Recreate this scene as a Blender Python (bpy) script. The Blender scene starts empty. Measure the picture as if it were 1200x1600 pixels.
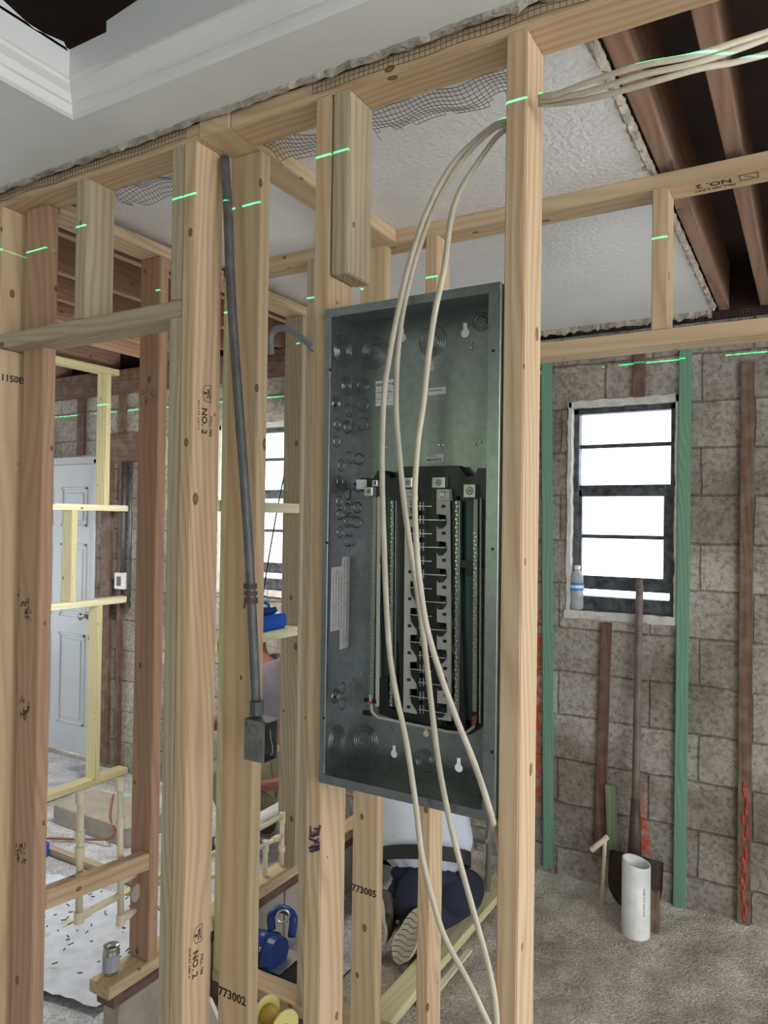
import bpy, bmesh, math, random
import numpy as np
from mathutils import Vector, Matrix, noise as mnoise
random.seed(7)
S = bpy.context.scene
COL = S.collection

# ------------------------------------------------------------------ camera
F, YAW, PIT, ROL, CH = 1149.87, .528053, .0121830, .0138005, 1.69
_cy, _sy, _cp, _sp, _cr, _sr = math.cos(YAW), math.sin(YAW), math.cos(PIT), math.sin(PIT), math.cos(ROL), math.sin(ROL)
_f = Vector((-_sy, _cy, 0)); _r = Vector((_cy, _sy, 0)); _u = Vector((0, 0, 1))
_f2 = _f * _cp + _u * _sp; _u2 = _u * _cp - _f * _sp
RT = _r * _cr + _u2 * _sr; UP = _u2 * _cr - _r * _sr; FW = _f2
cam = bpy.data.cameras.new('camera'); co = bpy.data.objects.new('camera', cam); COL.objects.link(co)
cam.sensor_fit = 'VERTICAL'; cam.sensor_height = 36; cam.lens = F * 36 / 1600; cam.clip_start = .02
m = Matrix.Identity(4)
for i in range(3):
    m[i][0] = RT[i]; m[i][1] = UP[i]; m[i][2] = -FW[i]
m[2][3] = CH
co.matrix_world = m
S.camera = co

def at(u, v, **k):
    """world point seen at photograph pixel (u, v) on the plane X=, Y= or Z="""
    d = RT * ((u - 600) / F) - UP * ((v - 800) / F) + FW
    (a, val), = k.items(); i = 'XYZ'.index(a)
    t = (val - (CH if i == 2 else 0)) / d[i]
    return Vector((0, 0, CH)) + d * t

# ------------------------------------------------------------------ light
S.view_settings.view_transform = 'Standard'; S.view_settings.look = 'None'
S.view_settings.gamma = 1; S.view_settings.use_curve_mapping = False
S.view_settings.exposure = 0.28
W = bpy.data.worlds.new('world'); S.world = W; W.use_nodes = True
bg = W.node_tree.nodes['Background']; bg.inputs[0].default_value = (.89, .95, 1, 1); bg.inputs[1].default_value = 3.6

def lamp(name, kind, loc, aim, energy, color=(1, 1, 1), sx=1, sy=1, spread=None):
    l = bpy.data.lights.new(name, kind); l.energy = energy; l.color = color
    if kind == 'AREA':
        l.shape = 'RECTANGLE'; l.size = sx; l.size_y = sy
        if spread: l.spread = spread
    o = bpy.data.objects.new(name, l); COL.objects.link(o); o.location = loc
    if aim is not None:
        o.rotation_euler = (Vector(aim) - Vector(loc)).to_track_quat('-Z', 'Y').to_euler()
    return o
# added fill lights, no real lamps: brighten the right side and the bathroom part
lamp('fill_light_right', 'AREA', (2.4, .4, 2.2), (-.6, 1.8, 1.2), 26, (1, .98, .94), 1.2, 1.0)
lamp('fill_light_bathroom', 'AREA', (-2.45, 2.5, 2.05), (-3.9, 2.8, .5), 24, (1, .96, .88), .5, .4)

sun = bpy.data.lights.new('sun', 'SUN'); sun.energy = 5.5; sun.angle = .009; sun.color = (1, .99, .96)
so_ = bpy.data.objects.new('sun', sun); COL.objects.link(so_); so_.rotation_euler = Vector((.42, -.12, .9)).to_track_quat('Z', 'Y').to_euler()
# self-levelling laser: light that leaves its source only in one level plane
ll = bpy.data.lights.new('laser_level', 'POINT'); ll.energy = 5200; ll.shadow_soft_size = 0.0
ll.use_nodes = True; nt = ll.node_tree; em = nt.nodes['Emission']
tc = nt.nodes.new('ShaderNodeTexCoord'); sx_ = nt.nodes.new('ShaderNodeSeparateXYZ')
ab = nt.nodes.new('ShaderNodeMath'); ab.operation = 'ABSOLUTE'
lt = nt.nodes.new('ShaderNodeMath'); lt.operation = 'LESS_THAN'; lt.inputs[1].default_value = .00042
nt.links.new(tc.outputs['Normal'], sx_.inputs[0]); nt.links.new(sx_.outputs[2], ab.inputs[0])
nt.links.new(ab.outputs[0], lt.inputs[0]); nt.links.new(lt.outputs[0], em.inputs['Strength'])
em.inputs['Color'].default_value = (.01, 1, .30, 1)
lo = bpy.data.objects.new('laser_level', ll); COL.objects.link(lo); lo.location = (-1.62, -2.6, 2.452); lo.rotation_euler = (-.0075, 0, 0)

# ------------------------------------------------------------------ materials
MATS = {}
def new_mat(name):
    m = bpy.data.materials.new(name); m.use_nodes = True
    return m, m.node_tree, m.node_tree.nodes['Principled BSDF']
def srgb(r, g, b):
    f = lambda c: (c / 255 / 12.92) if c / 255 <= .04045 else ((c / 255 + .055) / 1.055) ** 2.4
    return (f(r), f(g), f(b), 1)
def N(nt, t, **k):
    n = nt.nodes.new(t)
    for a, b in k.items(): setattr(n, a, b)
    return n
def plain(name, rgb, rough=.6, metal=0, bump=0, bscale=40, vary=0, vscale=8, spec=.5, coat=0):
    if name in MATS: return MATS[name]
    m, nt, b = new_mat(name)
    c = srgb(*rgb); b.inputs['Base Color'].default_value = c
    b.inputs['Roughness'].default_value = rough; b.inputs['Metallic'].default_value = metal
    b.inputs['Specular IOR Level'].default_value = spec
    tc = N(nt, 'ShaderNodeTexCoord')
    if vary:
        n = N(nt, 'ShaderNodeTexNoise'); n.inputs['Scale'].default_value = vscale; n.inputs['Detail'].default_value = 6
        r = N(nt, 'ShaderNodeValToRGB')
        r.color_ramp.elements[0].position = .3; r.color_ramp.elements[1].position = .7
        r.color_ramp.elements[0].color = tuple(x * (1 - vary) for x in c[:3]) + (1,)
        r.color_ramp.elements[1].color = tuple(min(1, x * (1 + vary)) for x in c[:3]) + (1,)
        nt.links.new(tc.outputs['Object'], n.inputs['Vector']); nt.links.new(n.outputs[0], r.inputs[0])
        nt.links.new(r.outputs[0], b.inputs['Base Color'])
    if bump:
        n = N(nt, 'ShaderNodeTexNoise'); n.inputs['Scale'].default_value = bscale; n.inputs['Detail'].default_value = 5
        bp = N(nt, 'ShaderNodeBump'); bp.inputs['Strength'].default_value = bump; bp.inputs['Distance'].default_value = .01
        nt.links.new(tc.outputs['Object'], n.inputs['Vector']); nt.links.new(n.outputs[0], bp.inputs['Height'])
        nt.links.new(bp.outputs[0], b.inputs['Normal'])
    MATS[name] = m
    return m
def wood(name, c_light, c_dark, c_tint=None, knots=True, rough=.62, ring=26, dirt=0):
    if name in MATS: return MATS[name]
    m, nt, b = new_mat(name); L = nt.links.new
    tc = N(nt, 'ShaderNodeTexCoord'); oi = N(nt, 'ShaderNodeObjectInfo')
    off = N(nt, 'ShaderNodeVectorMath', operation='SCALE'); off.inputs[0].default_value = (3.1, 1.7, 9.3)
    L(oi.outputs['Random'], off.inputs['Scale'])
    add = N(nt, 'ShaderNodeVectorMath', operation='ADD'); L(tc.outputs['Object'], add.inputs[0]); L(off.outputs[0], add.inputs[1])
    # slow distortion
    mp1 = N(nt, 'ShaderNodeMapping'); mp1.inputs['Scale'].default_value = (6, 6, 1.1); L(add.outputs[0], mp1.inputs[0])
    n1 = N(nt, 'ShaderNodeTexNoise'); n1.inputs['Scale'].default_value = 1.0; n1.inputs['Detail'].default_value = 2; L(mp1.outputs[0], n1.inputs['Vector'])
    # rings: distance in xy plus distortion
    mp2 = N(nt, 'ShaderNodeMapping'); mp2.inputs['Scale'].default_value = (1, 1, .035); L(add.outputs[0], mp2.inputs[0])
    sc = N(nt, 'ShaderNodeVectorMath', operation='SCALE'); L(n1.outputs['Color'], sc.inputs[0]); sc.inputs['Scale'].default_value = .09
    ad2 = N(nt, 'ShaderNodeVectorMath', operation='ADD'); L(mp2.outputs[0], ad2.inputs[0]); L(sc.outputs[0], ad2.inputs[1])
    wv = N(nt, 'ShaderNodeTexWave', wave_type='BANDS', bands_direction='DIAGONAL'); wv.inputs['Scale'].default_value = ring
    wv.inputs['Distortion'].default_value = 1.4; wv.inputs['Detail'].default_value = 2; wv.inputs['Detail Scale'].default_value = 1.2
    L(ad2.outputs[0], wv.inputs['Vector'])
    # fine fibres
    mp3 = N(nt, 'ShaderNodeMapping'); mp3.inputs['Scale'].default_value = (420, 420, 7); L(add.outputs[0], mp3.inputs[0])
    n3 = N(nt, 'ShaderNodeTexNoise'); n3.inputs['Scale'].default_value = 1; n3.inputs['Detail'].default_value = 3; L(mp3.outputs[0], n3.inputs['Vector'])
    mixf = N(nt, 'ShaderNodeMath', operation='MULTIPLY_ADD'); L(wv.outputs[1], mixf.inputs[0]); mixf.inputs[1].default_value = .52
    sub = N(nt, 'ShaderNodeMath', operation='MULTIPLY'); L(n3.outputs[0], sub.inputs[0]); sub.inputs[1].default_value = .45
    L(sub.outputs[0], mixf.inputs[2])
    rp = N(nt, 'ShaderNodeValToRGB'); L(mixf.outputs[0], rp.inputs[0])
    cr = rp.color_ramp; cr.elements[0].position = .05; cr.elements[0].color = srgb(*c_light)
    cr.elements[1].position = 1.0; cr.elements[1].color = srgb(*c_dark)
    e = cr.elements.new(.6); a = srgb(*c_light); d = srgb(*c_dark); e.color = tuple(a[i] * .68 + d[i] * .32 for i in range(3)) + (1,)
    col = rp.outputs[0]
    # large blotches
    mp4 = N(nt, 'ShaderNodeMapping'); mp4.inputs['Scale'].default_value = (9, 9, 1.6); L(add.outputs[0], mp4.inputs[0])
    n4 = N(nt, 'ShaderNodeTexNoise'); n4.inputs['Scale'].default_value = 1; n4.inputs['Detail'].default_value = 4; L(mp4.outputs[0], n4.inputs['Vector'])
    r4 = N(nt, 'ShaderNodeValToRGB'); r4.color_ramp.elements[0].position = .45; r4.color_ramp.elements[1].position = .72; L(n4.outputs[0], r4.inputs[0])
    mx = N(nt, 'ShaderNodeMix', data_type='RGBA'); mu = N(nt, 'ShaderNodeMath', operation='MULTIPLY'); L(r4.outputs[0], mu.inputs[0]); mu.inputs[1].default_value = .35
    L(mu.outputs[0], mx.inputs[0]); L(col, mx.inputs[6]); mx.inputs[7].default_value = srgb(*(c_tint or c_dark)); col = mx.outputs[2]
    if knots:
        sx5 = N(nt, 'ShaderNodeSeparateXYZ'); L(add.outputs[0], sx5.inputs[0])
        ad5 = N(nt, 'ShaderNodeMath', operation='ADD'); L(sx5.outputs[0], ad5.inputs[0]); L(sx5.outputs[1], ad5.inputs[1])
        cb5 = N(nt, 'ShaderNodeCombineXYZ'); L(ad5.outputs[0], cb5.inputs[0]); L(sx5.outputs[2], cb5.inputs[1])
        mp5 = N(nt, 'ShaderNodeMapping'); mp5.inputs['Scale'].default_value = (7.5, 4.6, 1); L(cb5.outputs[0], mp5.inputs[0])
        vo = N(nt, 'ShaderNodeTexVoronoi', voronoi_dimensions='2D'); vo.inputs['Scale'].default_value = 1; L(mp5.outputs[0], vo.inputs['Vector'])
        # knots sized by the cell's own random colour
        sp = N(nt, 'ShaderNodeSeparateColor'); L(vo.outputs['Color'], sp.inputs[0])
        th = N(nt, 'ShaderNodeMath', operation='MULTIPLY_ADD'); L(sp.outputs[0], th.inputs[0]); th.inputs[1].default_value = .12; th.inputs[2].default_value = -.02
        dv = N(nt, 'ShaderNodeMath', operation='DIVIDE'); mxk = N(nt, 'ShaderNodeMath', operation='MAXIMUM'); L(th.outputs[0], mxk.inputs[0]); mxk.inputs[1].default_value = .0001
        L(vo.outputs['Distance'], dv.inputs[0]); L(mxk.outputs[0], dv.inputs[1])
        rk = N(nt, 'ShaderNodeValToRGB'); L(dv.outputs[0], rk.inputs[0])
        k = rk.color_ramp; k.elements[0].position = .0; k.elements[0].color = (.6, .6, .6, 1); k.elements[1].position = 1.5 / 2; k.elements[1].color = (0, 0, 0, 1)
        e = k.elements.new(.55); e.color = (.95, .95, .95, 1)
        mk = N(nt, 'ShaderNodeMix', data_type='RGBA'); L(rk.outputs[0], mk.inputs[0]); L(col, mk.inputs[6]); mk.inputs[7].default_value = srgb(104, 72, 48); col = mk.outputs[2]
    if dirt:
        tn = N(nt, 'ShaderNodeTexNoise'); tn.inputs['Scale'].default_value = 14; tn.inputs['Detail'].default_value = 8; L(tc.outputs['Object'], tn.inputs['Vector'])
        rd = N(nt, 'ShaderNodeValToRGB'); rd.color_ramp.elements[0].position = .45; rd.color_ramp.elements[1].position = .62; L(tn.outputs[0], rd.inputs[0])
        md = N(nt, 'ShaderNodeMix', data_type='RGBA'); mm = N(nt, 'ShaderNodeMath', operation='MULTIPLY'); L(rd.outputs[0], mm.inputs[0]); mm.inputs[1].default_value = dirt
        L(mm.outputs[0], md.inputs[0]); L(col, md.inputs[6]); md.inputs[7].default_value = srgb(150, 140, 128); col = md.outputs[2]
    L(col, b.inputs['Base Color']); b.inputs['Roughness'].default_value = rough
    b.inputs['Specular IOR Level'].default_value = .25
    bp = N(nt, 'ShaderNodeBump'); bp.inputs['Strength'].default_value = .25; bp.inputs['Distance'].default_value = .003
    L(mixf.outputs[0], bp.inputs['Height']); L(bp.outputs[0], b.inputs['Normal'])
    MATS[name] = m
    return m
PINE = wood('pine', (212, 188, 154), (174, 138, 102), (190, 156, 124))
PINE_B = wood('pine_pale', (212, 190, 156), (184, 154, 118), (194, 168, 134), ring=18)
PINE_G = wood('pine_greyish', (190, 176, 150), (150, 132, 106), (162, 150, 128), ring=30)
FIR = wood('fir_brownish', (190, 156, 130), (160, 124, 100), (166, 130, 108), ring=22)
TREAT = wood('treated_yellow', (222, 214, 170), (192, 180, 132), (192, 190, 148), ring=20)
TREAT_P = wood('treated_lit', (238, 234, 204), (212, 204, 166), (214, 214, 178), ring=20)  # treated wood made paler, the strong light on it is put into the colour
OLD = wood('old_brown', (124, 98, 82), (84, 62, 50), (100, 78, 66), ring=20, knots=False, dirt=.35)
OLDRED = wood('old_red', (118, 88, 78), (84, 58, 52), (98, 72, 66), ring=20, knots=False, dirt=.25)
RAFT = wood('rafter_brown', (176, 142, 120), (128, 96, 78), (140, 106, 90), ring=18, dirt=.35)
GREENW = wood('green_strip', (122, 162, 138), (90, 134, 110), (106, 150, 124), knots=False, ring=40)
GREENO = wood('olive_strip', (140, 150, 122), (100, 112, 88), (118, 130, 100), knots=False, ring=40)

WHITE = plain('white_paint', (216, 218, 218), .5, bump=.25, bscale=30, vary=.06, vscale=3)
PLAST = plain('old_plaster', (168, 160, 148), .9, bump=.9, bscale=60, vary=.35, vscale=22)
STEEL = plain('galvanised', (144, 148, 148), .30, .88, bump=.02, bscale=120, vary=.12, vscale=60)
STEEL_D = plain('conduit_steel', (104, 106, 106), .5, .6, bump=.2, bscale=80, vary=.3, vscale=20)
BLACKP = plain('black_plastic', (20, 22, 24), .3)
BUS = plain('light_grey_plastic', (186, 186, 176), .5, vary=.04)
ALU = plain('aluminium', (200, 200, 198), .35, .8)
CHROME = plain('bright_metal', (190, 195, 192), .25, .9)
PVCW = plain('white_pvc', (226, 228, 228), .35, vary=.05)
CPVC = plain('cream_pipe', (228, 218, 190), .4, vary=.08, vscale=12)
NM = plain('cable_jacket', (196, 186, 166), .5, bump=.15, bscale=60, vary=.1, vscale=18)
INK = plain('ink', (58, 48, 40), .8)
INKP = plain('purple_ink', (76, 52, 76), .8)
LABEL = plain('paper_label', (232, 232, 228), .6)
LABEL2 = plain('grey_label', (178, 178, 174), .6, vary=.12, vscale=60)
GROOVE = plain('groove_shade', (52, 62, 60), .5, .5)  # dark colour painting the shade in the knockout grooves
SHIRT = plain('white_cloth', (200, 206, 216), .9, bump=.5, bscale=14)
DENIM = plain('navy_cloth', (36, 40, 58), .9, bump=.4, bscale=18)
BELT = plain('belt_black', (34, 36, 38), .7)
SKIN = plain('skin', (120, 74, 60), .55)
BOOT = plain('boot_sole', (186, 178, 160), .85, bump=.3, bscale=30, vary=.1)
GREYC = plain('grey_cloth', (104, 98, 106), .9, bump=.4, bscale=16)
KHAKI = plain('khaki_cloth', (142, 132, 108), .9, bump=.4, bscale=16)
BLUE = plain('blue_plastic', (28, 92, 200), .35)
BLUE2 = plain('navy_blue_plastic', (26, 66, 140), .35)
YEL = plain('yellow_plastic', (206, 182, 84), .5, vary=.15, vscale=30)
BRONZE = plain('dark_aluminium', (84, 88, 94), .5, .4, bump=.3, bscale=60, vary=.6, vscale=30)
DUST = plain('dusty_white', (206, 204, 198), .9, bump=.6, bscale=50, vary=.15, vscale=18)
RUST = plain('rusty_steel', (92, 78, 72), .6, .5, vary=.35, vscale=20)
WIRE = plain('lath_wire', (92, 84, 76), .6, .4)
DOORW = plain('door_white', (196, 200, 204), .45, vary=.04, vscale=3)
DARKR = plain('roof_and_attic_shade', (52, 34, 26), .9, vary=.4, vscale=5)

def block_mat():
    m, nt, b = new_mat('concrete_block'); L = nt.links.new
    tc = N(nt, 'ShaderNodeTexCoord'); sp = N(nt, 'ShaderNodeSeparateXYZ'); L(tc.outputs['Object'], sp.inputs[0])
    cb = N(nt, 'ShaderNodeCombineXYZ'); L(sp.outputs[0], cb.inputs[0]); L(sp.outputs[2], cb.inputs[1])
    nz = N(nt, 'ShaderNodeTexNoise'); nz.inputs['Scale'].default_value = 7; nz.inputs['Detail'].default_value = 4; L(tc.outputs['Object'], nz.inputs[0])
    vs = N(nt, 'ShaderNodeVectorMath', operation='MULTIPLY_ADD'); L(nz.outputs['Color'], vs.inputs[0]); vs.inputs[1].default_value = (.022, .022, 0); L(cb.outputs[0], vs.inputs[2])
    br = N(nt, 'ShaderNodeTexBrick'); br.inputs['Scale'].default_value = 1; br.inputs['Brick Width'].default_value = .405; br.inputs['Row Height'].default_value = .203
    br.inputs['Mortar Size'].default_value = .006; br.inputs['Mortar Smooth'].default_value = .6; br.offset = .5
    br.inputs['Color1'].default_value = srgb(194, 190, 184); br.inputs['Color2'].default_value = srgb(168, 163, 156); br.inputs['Mortar'].default_value = srgb(150, 142, 132)
    L(vs.outputs[0], br.inputs['Vector'])
    n1 = N(nt, 'ShaderNodeTexNoise'); n1.inputs['Scale'].default_value = 55; n1.inputs['Detail'].default_value = 7; n1.inputs['Roughness'].default_value = .7; L(tc.outputs['Object'], n1.inputs[0])
    r1 = N(nt, 'ShaderNodeValToRGB'); r1.color_ramp.elements[0].position = .36; r1.color_ramp.elements[1].position = .56
    r1.color_ramp.elements[0].color = (.45, .42, .40, 1); r1.color_ramp.elements[1].color = (1, 1, 1, 1); L(n1.outputs[0], r1.inputs[0])
    n2 = N(nt, 'ShaderNodeTexNoise'); n2.inputs['Scale'].default_value = 2.2; n2.inputs['Detail'].default_value = 6; L(tc.outputs['Object'], n2.inputs[0])
    r2 = N(nt, 'ShaderNodeValToRGB'); r2.color_ramp.elements[0].position = .36; r2.color_ramp.elements[1].position = .62
    r2.color_ramp.elements[0].color = (.62, .56, .51, 1); r2.color_ramp.elements[1].color = (1.15, 1.13, 1.1, 1); L(n2.outputs[0], r2.inputs[0])
    m1 = N(nt, 'ShaderNodeMix', data_type='RGBA', blend_type='MULTIPLY'); m1.inputs[0].default_value = .85; L(br.outputs[0], m1.inputs[6]); L(r1.outputs[0], m1.inputs[7])
    m2 = N(nt, 'ShaderNodeMix', data_type='RGBA', blend_type='MULTIPLY'); m2.inputs[0].default_value = 1; L(m1.outputs[2], m2.inputs[6]); L(r2.outputs[0], m2.inputs[7])
    col = m2.outputs[2]
    # orange spray paint streaks
    n3 = N(nt, 'ShaderNodeTexNoise'); n3.inputs['Scale'].default_value = 30; n3.inputs['Detail'].default_value = 5; L(tc.outputs['Object'], n3.inputs[0])
    for (xc, hw, z0, z1, lean) in ((-1.125, .022, .28, 1.32, 0), (-.615, .024, .1, .53, .10)):
        zz = N(nt, 'ShaderNodeMath', operation='MULTIPLY_ADD'); L(sp.outputs[2], zz.inputs[0]); zz.inputs[1].default_value = lean; zz.inputs[2].default_value = -xc - lean * z0 * 1.4
        dx = N(nt, 'ShaderNodeMath', operation='ADD'); L(sp.outputs[0], dx.inputs[0]); L(zz.outputs[0], dx.inputs[1])
        ax = N(nt, 'ShaderNodeMath', operation='ABSOLUTE'); L(dx.outputs[0], ax.inputs[0])
        mr = N(nt, 'ShaderNodeMapRange'); L(ax.outputs[0], mr.inputs[0]); mr.inputs[1].default_value = hw * .6; mr.inputs[2].default_value = hw * 1.3; mr.inputs[3].default_value = 1; mr.inputs[4].default_value = 0
        dz = N(nt, 'ShaderNodeMath', operation='SUBTRACT'); L(sp.outputs[2], dz.inputs[0]); dz.inputs[1].default_value = (z0 + z1) / 2
        az = N(nt, 'ShaderNodeMath', operation='ABSOLUTE'); L(dz.outputs[0], az.inputs[0])
        mz = N(nt, 'ShaderNodeMapRange'); L(az.outputs[0], mz.inputs[0]); h = (z1 - z0) / 2; mz.inputs[1].default_value = h * .8; mz.inputs[2].default_value = h; mz.inputs[3].default_value = 1; mz.inputs[4].default_value = 0
        mu = N(nt, 'ShaderNodeMath', operation='MULTIPLY'); L(mr.outputs[0], mu.inputs[0]); L(mz.outputs[0], mu.inputs[1])
        mn = N(nt, 'ShaderNodeMapRange'); L(n3.outputs[0], mn.inputs[0]); mn.inputs[1].default_value = .36; mn.inputs[2].default_value = .55
        mv = N(nt, 'ShaderNodeMath', operation='MULTIPLY'); L(mu.outputs[0], mv.inputs[0]); L(mn.outputs[0], mv.inputs[1])
        mx = N(nt, 'ShaderNodeMix', data_type='RGBA'); L(mv.outputs[0], mx.inputs[0]); L(col, mx.inputs[6]); mx.inputs[7].default_value = srgb(204, 96, 58); col = mx.outputs[2]
    L(col, b.inputs['Base Color']); b.inputs['Roughness'].default_value = .95; b.inputs['Specular IOR Level'].default_value = .1
    hm = N(nt, 'ShaderNodeMath', operation='MULTIPLY_ADD'); L(br.outputs['Fac'], hm.inputs[0]); hm.inputs[1].default_value = -.8
    L(n1.outputs[0], hm.inputs[2])
    bp = N(nt, 'ShaderNodeBump'); bp.inputs['Strength'].default_value = .9; bp.inputs['Distance'].default_value = .008; L(hm.outputs[0], bp.inputs['Height']); L(bp.outputs[0], b.inputs['Normal'])
    return m
BLOCK = block_mat()
def ground_mat(name, c1, c2, c3, sc):
    m, nt, b = new_mat(name); L = nt.links.new
    tc = N(nt, 'ShaderNodeTexCoord')
    n = N(nt, 'ShaderNodeTexNoise'); n.inputs['Scale'].default_value = sc; n.inputs['Detail'].default_value = 8; n.inputs['Roughness'].default_value = .68; L(tc.outputs['Object'], n.inputs[0])
    r = N(nt, 'ShaderNodeValToRGB'); e = r.color_ramp; e.elements[0].position = .34; e.elements[0].color = srgb(*c1); e.elements[1].position = .66; e.elements[1].color = srgb(*c3)
    k = e.elements.new(.5); k.color = srgb(*c2); L(n.outputs[0], r.inputs[0])
    n2 = N(nt, 'ShaderNodeTexNoise'); n2.inputs['Scale'].default_value = 110; n2.inputs['Detail'].default_value = 6; L(tc.outputs['Object'], n2.inputs[0])
    r2 = N(nt, 'ShaderNodeValToRGB'); r2.color_ramp.elements[0].position = .38; r2.color_ramp.elements[1].position = .6; r2.color_ramp.elements[0].color = (.55, .52, .5, 1); L(n2.outputs[0], r2.inputs[0])
    mx = N(nt, 'ShaderNodeMix', data_type='RGBA', blend_type='MULTIPLY'); mx.inputs[0].default_value = .7; L(r.outputs[0], mx.inputs[6]); L(r2.outputs[0], mx.inputs[7])
    L(mx.outputs[2], b.inputs['Base Color']); b.inputs['Roughness'].default_value = .95; b.inputs['Specular IOR Level'].default_value = .1
    bp = N(nt, 'ShaderNodeBump'); bp.inputs['Strength'].default_value = .7; bp.inputs['Distance'].default_value = .012; L(n2.outputs[0], bp.inputs['Height']); L(bp.outputs[0], b.inputs['Normal'])
    return m
DIRT = ground_mat('dirt', (162, 152, 140), (202, 194, 182), (230, 224, 214), 3)
CONC = ground_mat('dusty_slab', (176, 176, 180), (212, 214, 220), (236, 238, 244), 5)
GRASS = ground_mat('pale_ground', (188, 192, 196), (206, 210, 214), (220, 224, 228), 1)
LEAF = plain('leaf_green', (176, 206, 96), .7, vary=.3, vscale=6)
LEAF.node_tree.nodes['Principled BSDF'].inputs['Transmission Weight'].default_value = .35

def glass_mat():
    m = bpy.data.materials.new('window_glass'); m.use_nodes = True; nt = m.node_tree; nt.nodes.remove(nt.nodes['Principled BSDF'])
    o = nt.nodes['Material Output']; t = N(nt, 'ShaderNodeBsdfTransparent'); g = N(nt, 'ShaderNodeBsdfGlossy'); g.inputs['Roughness'].default_value = .03
    x = N(nt, 'ShaderNodeMixShader'); x.inputs[0].default_value = .06
    nt.links.new(t.outputs[0], x.inputs[1]); nt.links.new(g.outputs[0], x.inputs[2]); nt.links.new(x.outputs[0], o.inputs[0])
    return m
GLASS = glass_mat()
def plastic_clear():
    m, nt, b = new_mat('clear_plastic'); b.inputs['Base Color'].default_value = (.9, .95, 1, 1); b.inputs['Roughness'].default_value = .08
    b.inputs['Transmission Weight'].default_value = .6; b.inputs['IOR'].default_value = 1.2
    return m
CLEAR = plastic_clear()

# ------------------------------------------------------------------ helpers
def tag(o, label=None, cat=None, group=None, kind=None):
    if label: o['label'] = label
    if cat: o['category'] = cat
    if group: o['group'] = group
    if kind: o['kind'] = kind
    return o
def link(name, me, mat, parent=None, loc=None):
    o = bpy.data.objects.new(name, me); COL.objects.link(o)
    if mat and not me.materials: me.materials.append(mat)
    if loc is not None: o.location = loc
    if parent is not None:
        o.parent = parent
    return o
def empty(name, loc, label, cat, group=None, rz=0):
    o = bpy.data.objects.new(name, None); COL.objects.link(o); o.location = loc; o.rotation_euler = (0, 0, rz); o.empty_display_size = .05
    return tag(o, label, cat, group)
def from_bm(name, bm, mat, parent=None, loc=None, smooth=False):
    """mesh given in world coordinates; origin moved to loc (or the parent's)"""
    me = bpy.data.meshes.new(name)
    bmesh.ops.recalc_face_normals(bm, faces=bm.faces)
    bm.to_mesh(me); bm.free()
    if smooth:
        for p in me.polygons: p.use_smooth = True
    if parent is not None:
        bpy.context.view_layer.update()
        me.transform(parent.matrix_world.inverted())
        return link(name, me, mat, parent)
    if loc is None:
        vs = [v.co for v in me.vertices]
        loc = Vector([(min(v[i] for v in vs) + max(v[i] for v in vs)) / 2 for i in range(3)]); loc.z = min(v.z for v in vs)
    me.transform(Matrix.Translation(-Vector(loc)))
    return link(name, me, mat, None, loc)
def bm_box(bm, lo, hi, bev=0):
    g = bmesh.ops.create_cube(bm, size=1)['verts']
    for v in g:
        v.co = Vector([lo[i] + (v.co[i] + .5) * (hi[i] - lo[i]) for i in range(3)])
    if bev:
        es = list({e for v in g for e in v.link_edges})
        bmesh.ops.bevel(bm, geom=es, offset=bev, segments=1, affect='EDGES')
def box(name, lo, hi, mat, parent=None, bev=0):
    bm = bmesh.new(); bm_box(bm, lo, hi, bev); return from_bm(name, bm, mat, parent)
def boxes(name, lst, mat, parent=None, bev=0):
    bm = bmesh.new()
    for lo, hi in lst: bm_box(bm, lo, hi, bev)
    return from_bm(name, bm, mat, parent)
def bm_tube(bm, pts, rad, seg=10, caps=True, flat=1.0):
    pts = [Vector(p) for p in pts]; n = len(pts)
    rads = rad if isinstance(rad, (list, tuple)) else [rad] * n
    rings = []; ref = None
    for i, p in enumerate(pts):
        t = (pts[min(i + 1, n - 1)] - pts[max(i - 1, 0)]).normalized()
        if ref is None:
            ref = Vector((0, 0, 1)) if abs(t.z) < .9 else Vector((1, 0, 0))
        a = (ref - t * ref.dot(t)).normalized(); ref = a; b = t.cross(a)
        rings.append([bm.verts.new(p + (a * math.cos(2 * math.pi * k / seg) + b * flat * math.sin(2 * math.pi * k / seg)) * rads[i]) for k in range(seg)])
    for i in range(n - 1):
        for k in range(seg):
            bm.faces.new((rings[i][k], rings[i][(k + 1) % seg], rings[i + 1][(k + 1) % seg], rings[i + 1][k]))
    if caps:
        bm.faces.new(rings[0][::-1]); bm.faces.new(rings[-1])
def tube(name, pts, rad, mat, parent=None, seg=10, flat=1.0, caps=True):
    bm = bmesh.new(); bm_tube(bm, pts, rad, seg, caps, flat); return from_bm(name, bm, mat, parent, smooth=True)
def spline(pts, n=8):
    pts = [Vector(p) for p in pts]; out = []
    P = [pts[0] * 2 - pts[1]] + pts + [pts[-1] * 2 - pts[-2]]
    for i in range(1, len(P) - 2):
        a, b, c, d = P[i - 1:i + 3]
        for k in range(n):
            t = k / n
            out.append(.5 * ((2 * b) + (c - a) * t + (2 * a - 5 * b + 4 * c - d) * t * t + (3 * b - 3 * c + d - a) * t ** 3))
    return out + [pts[-1]]
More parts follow.
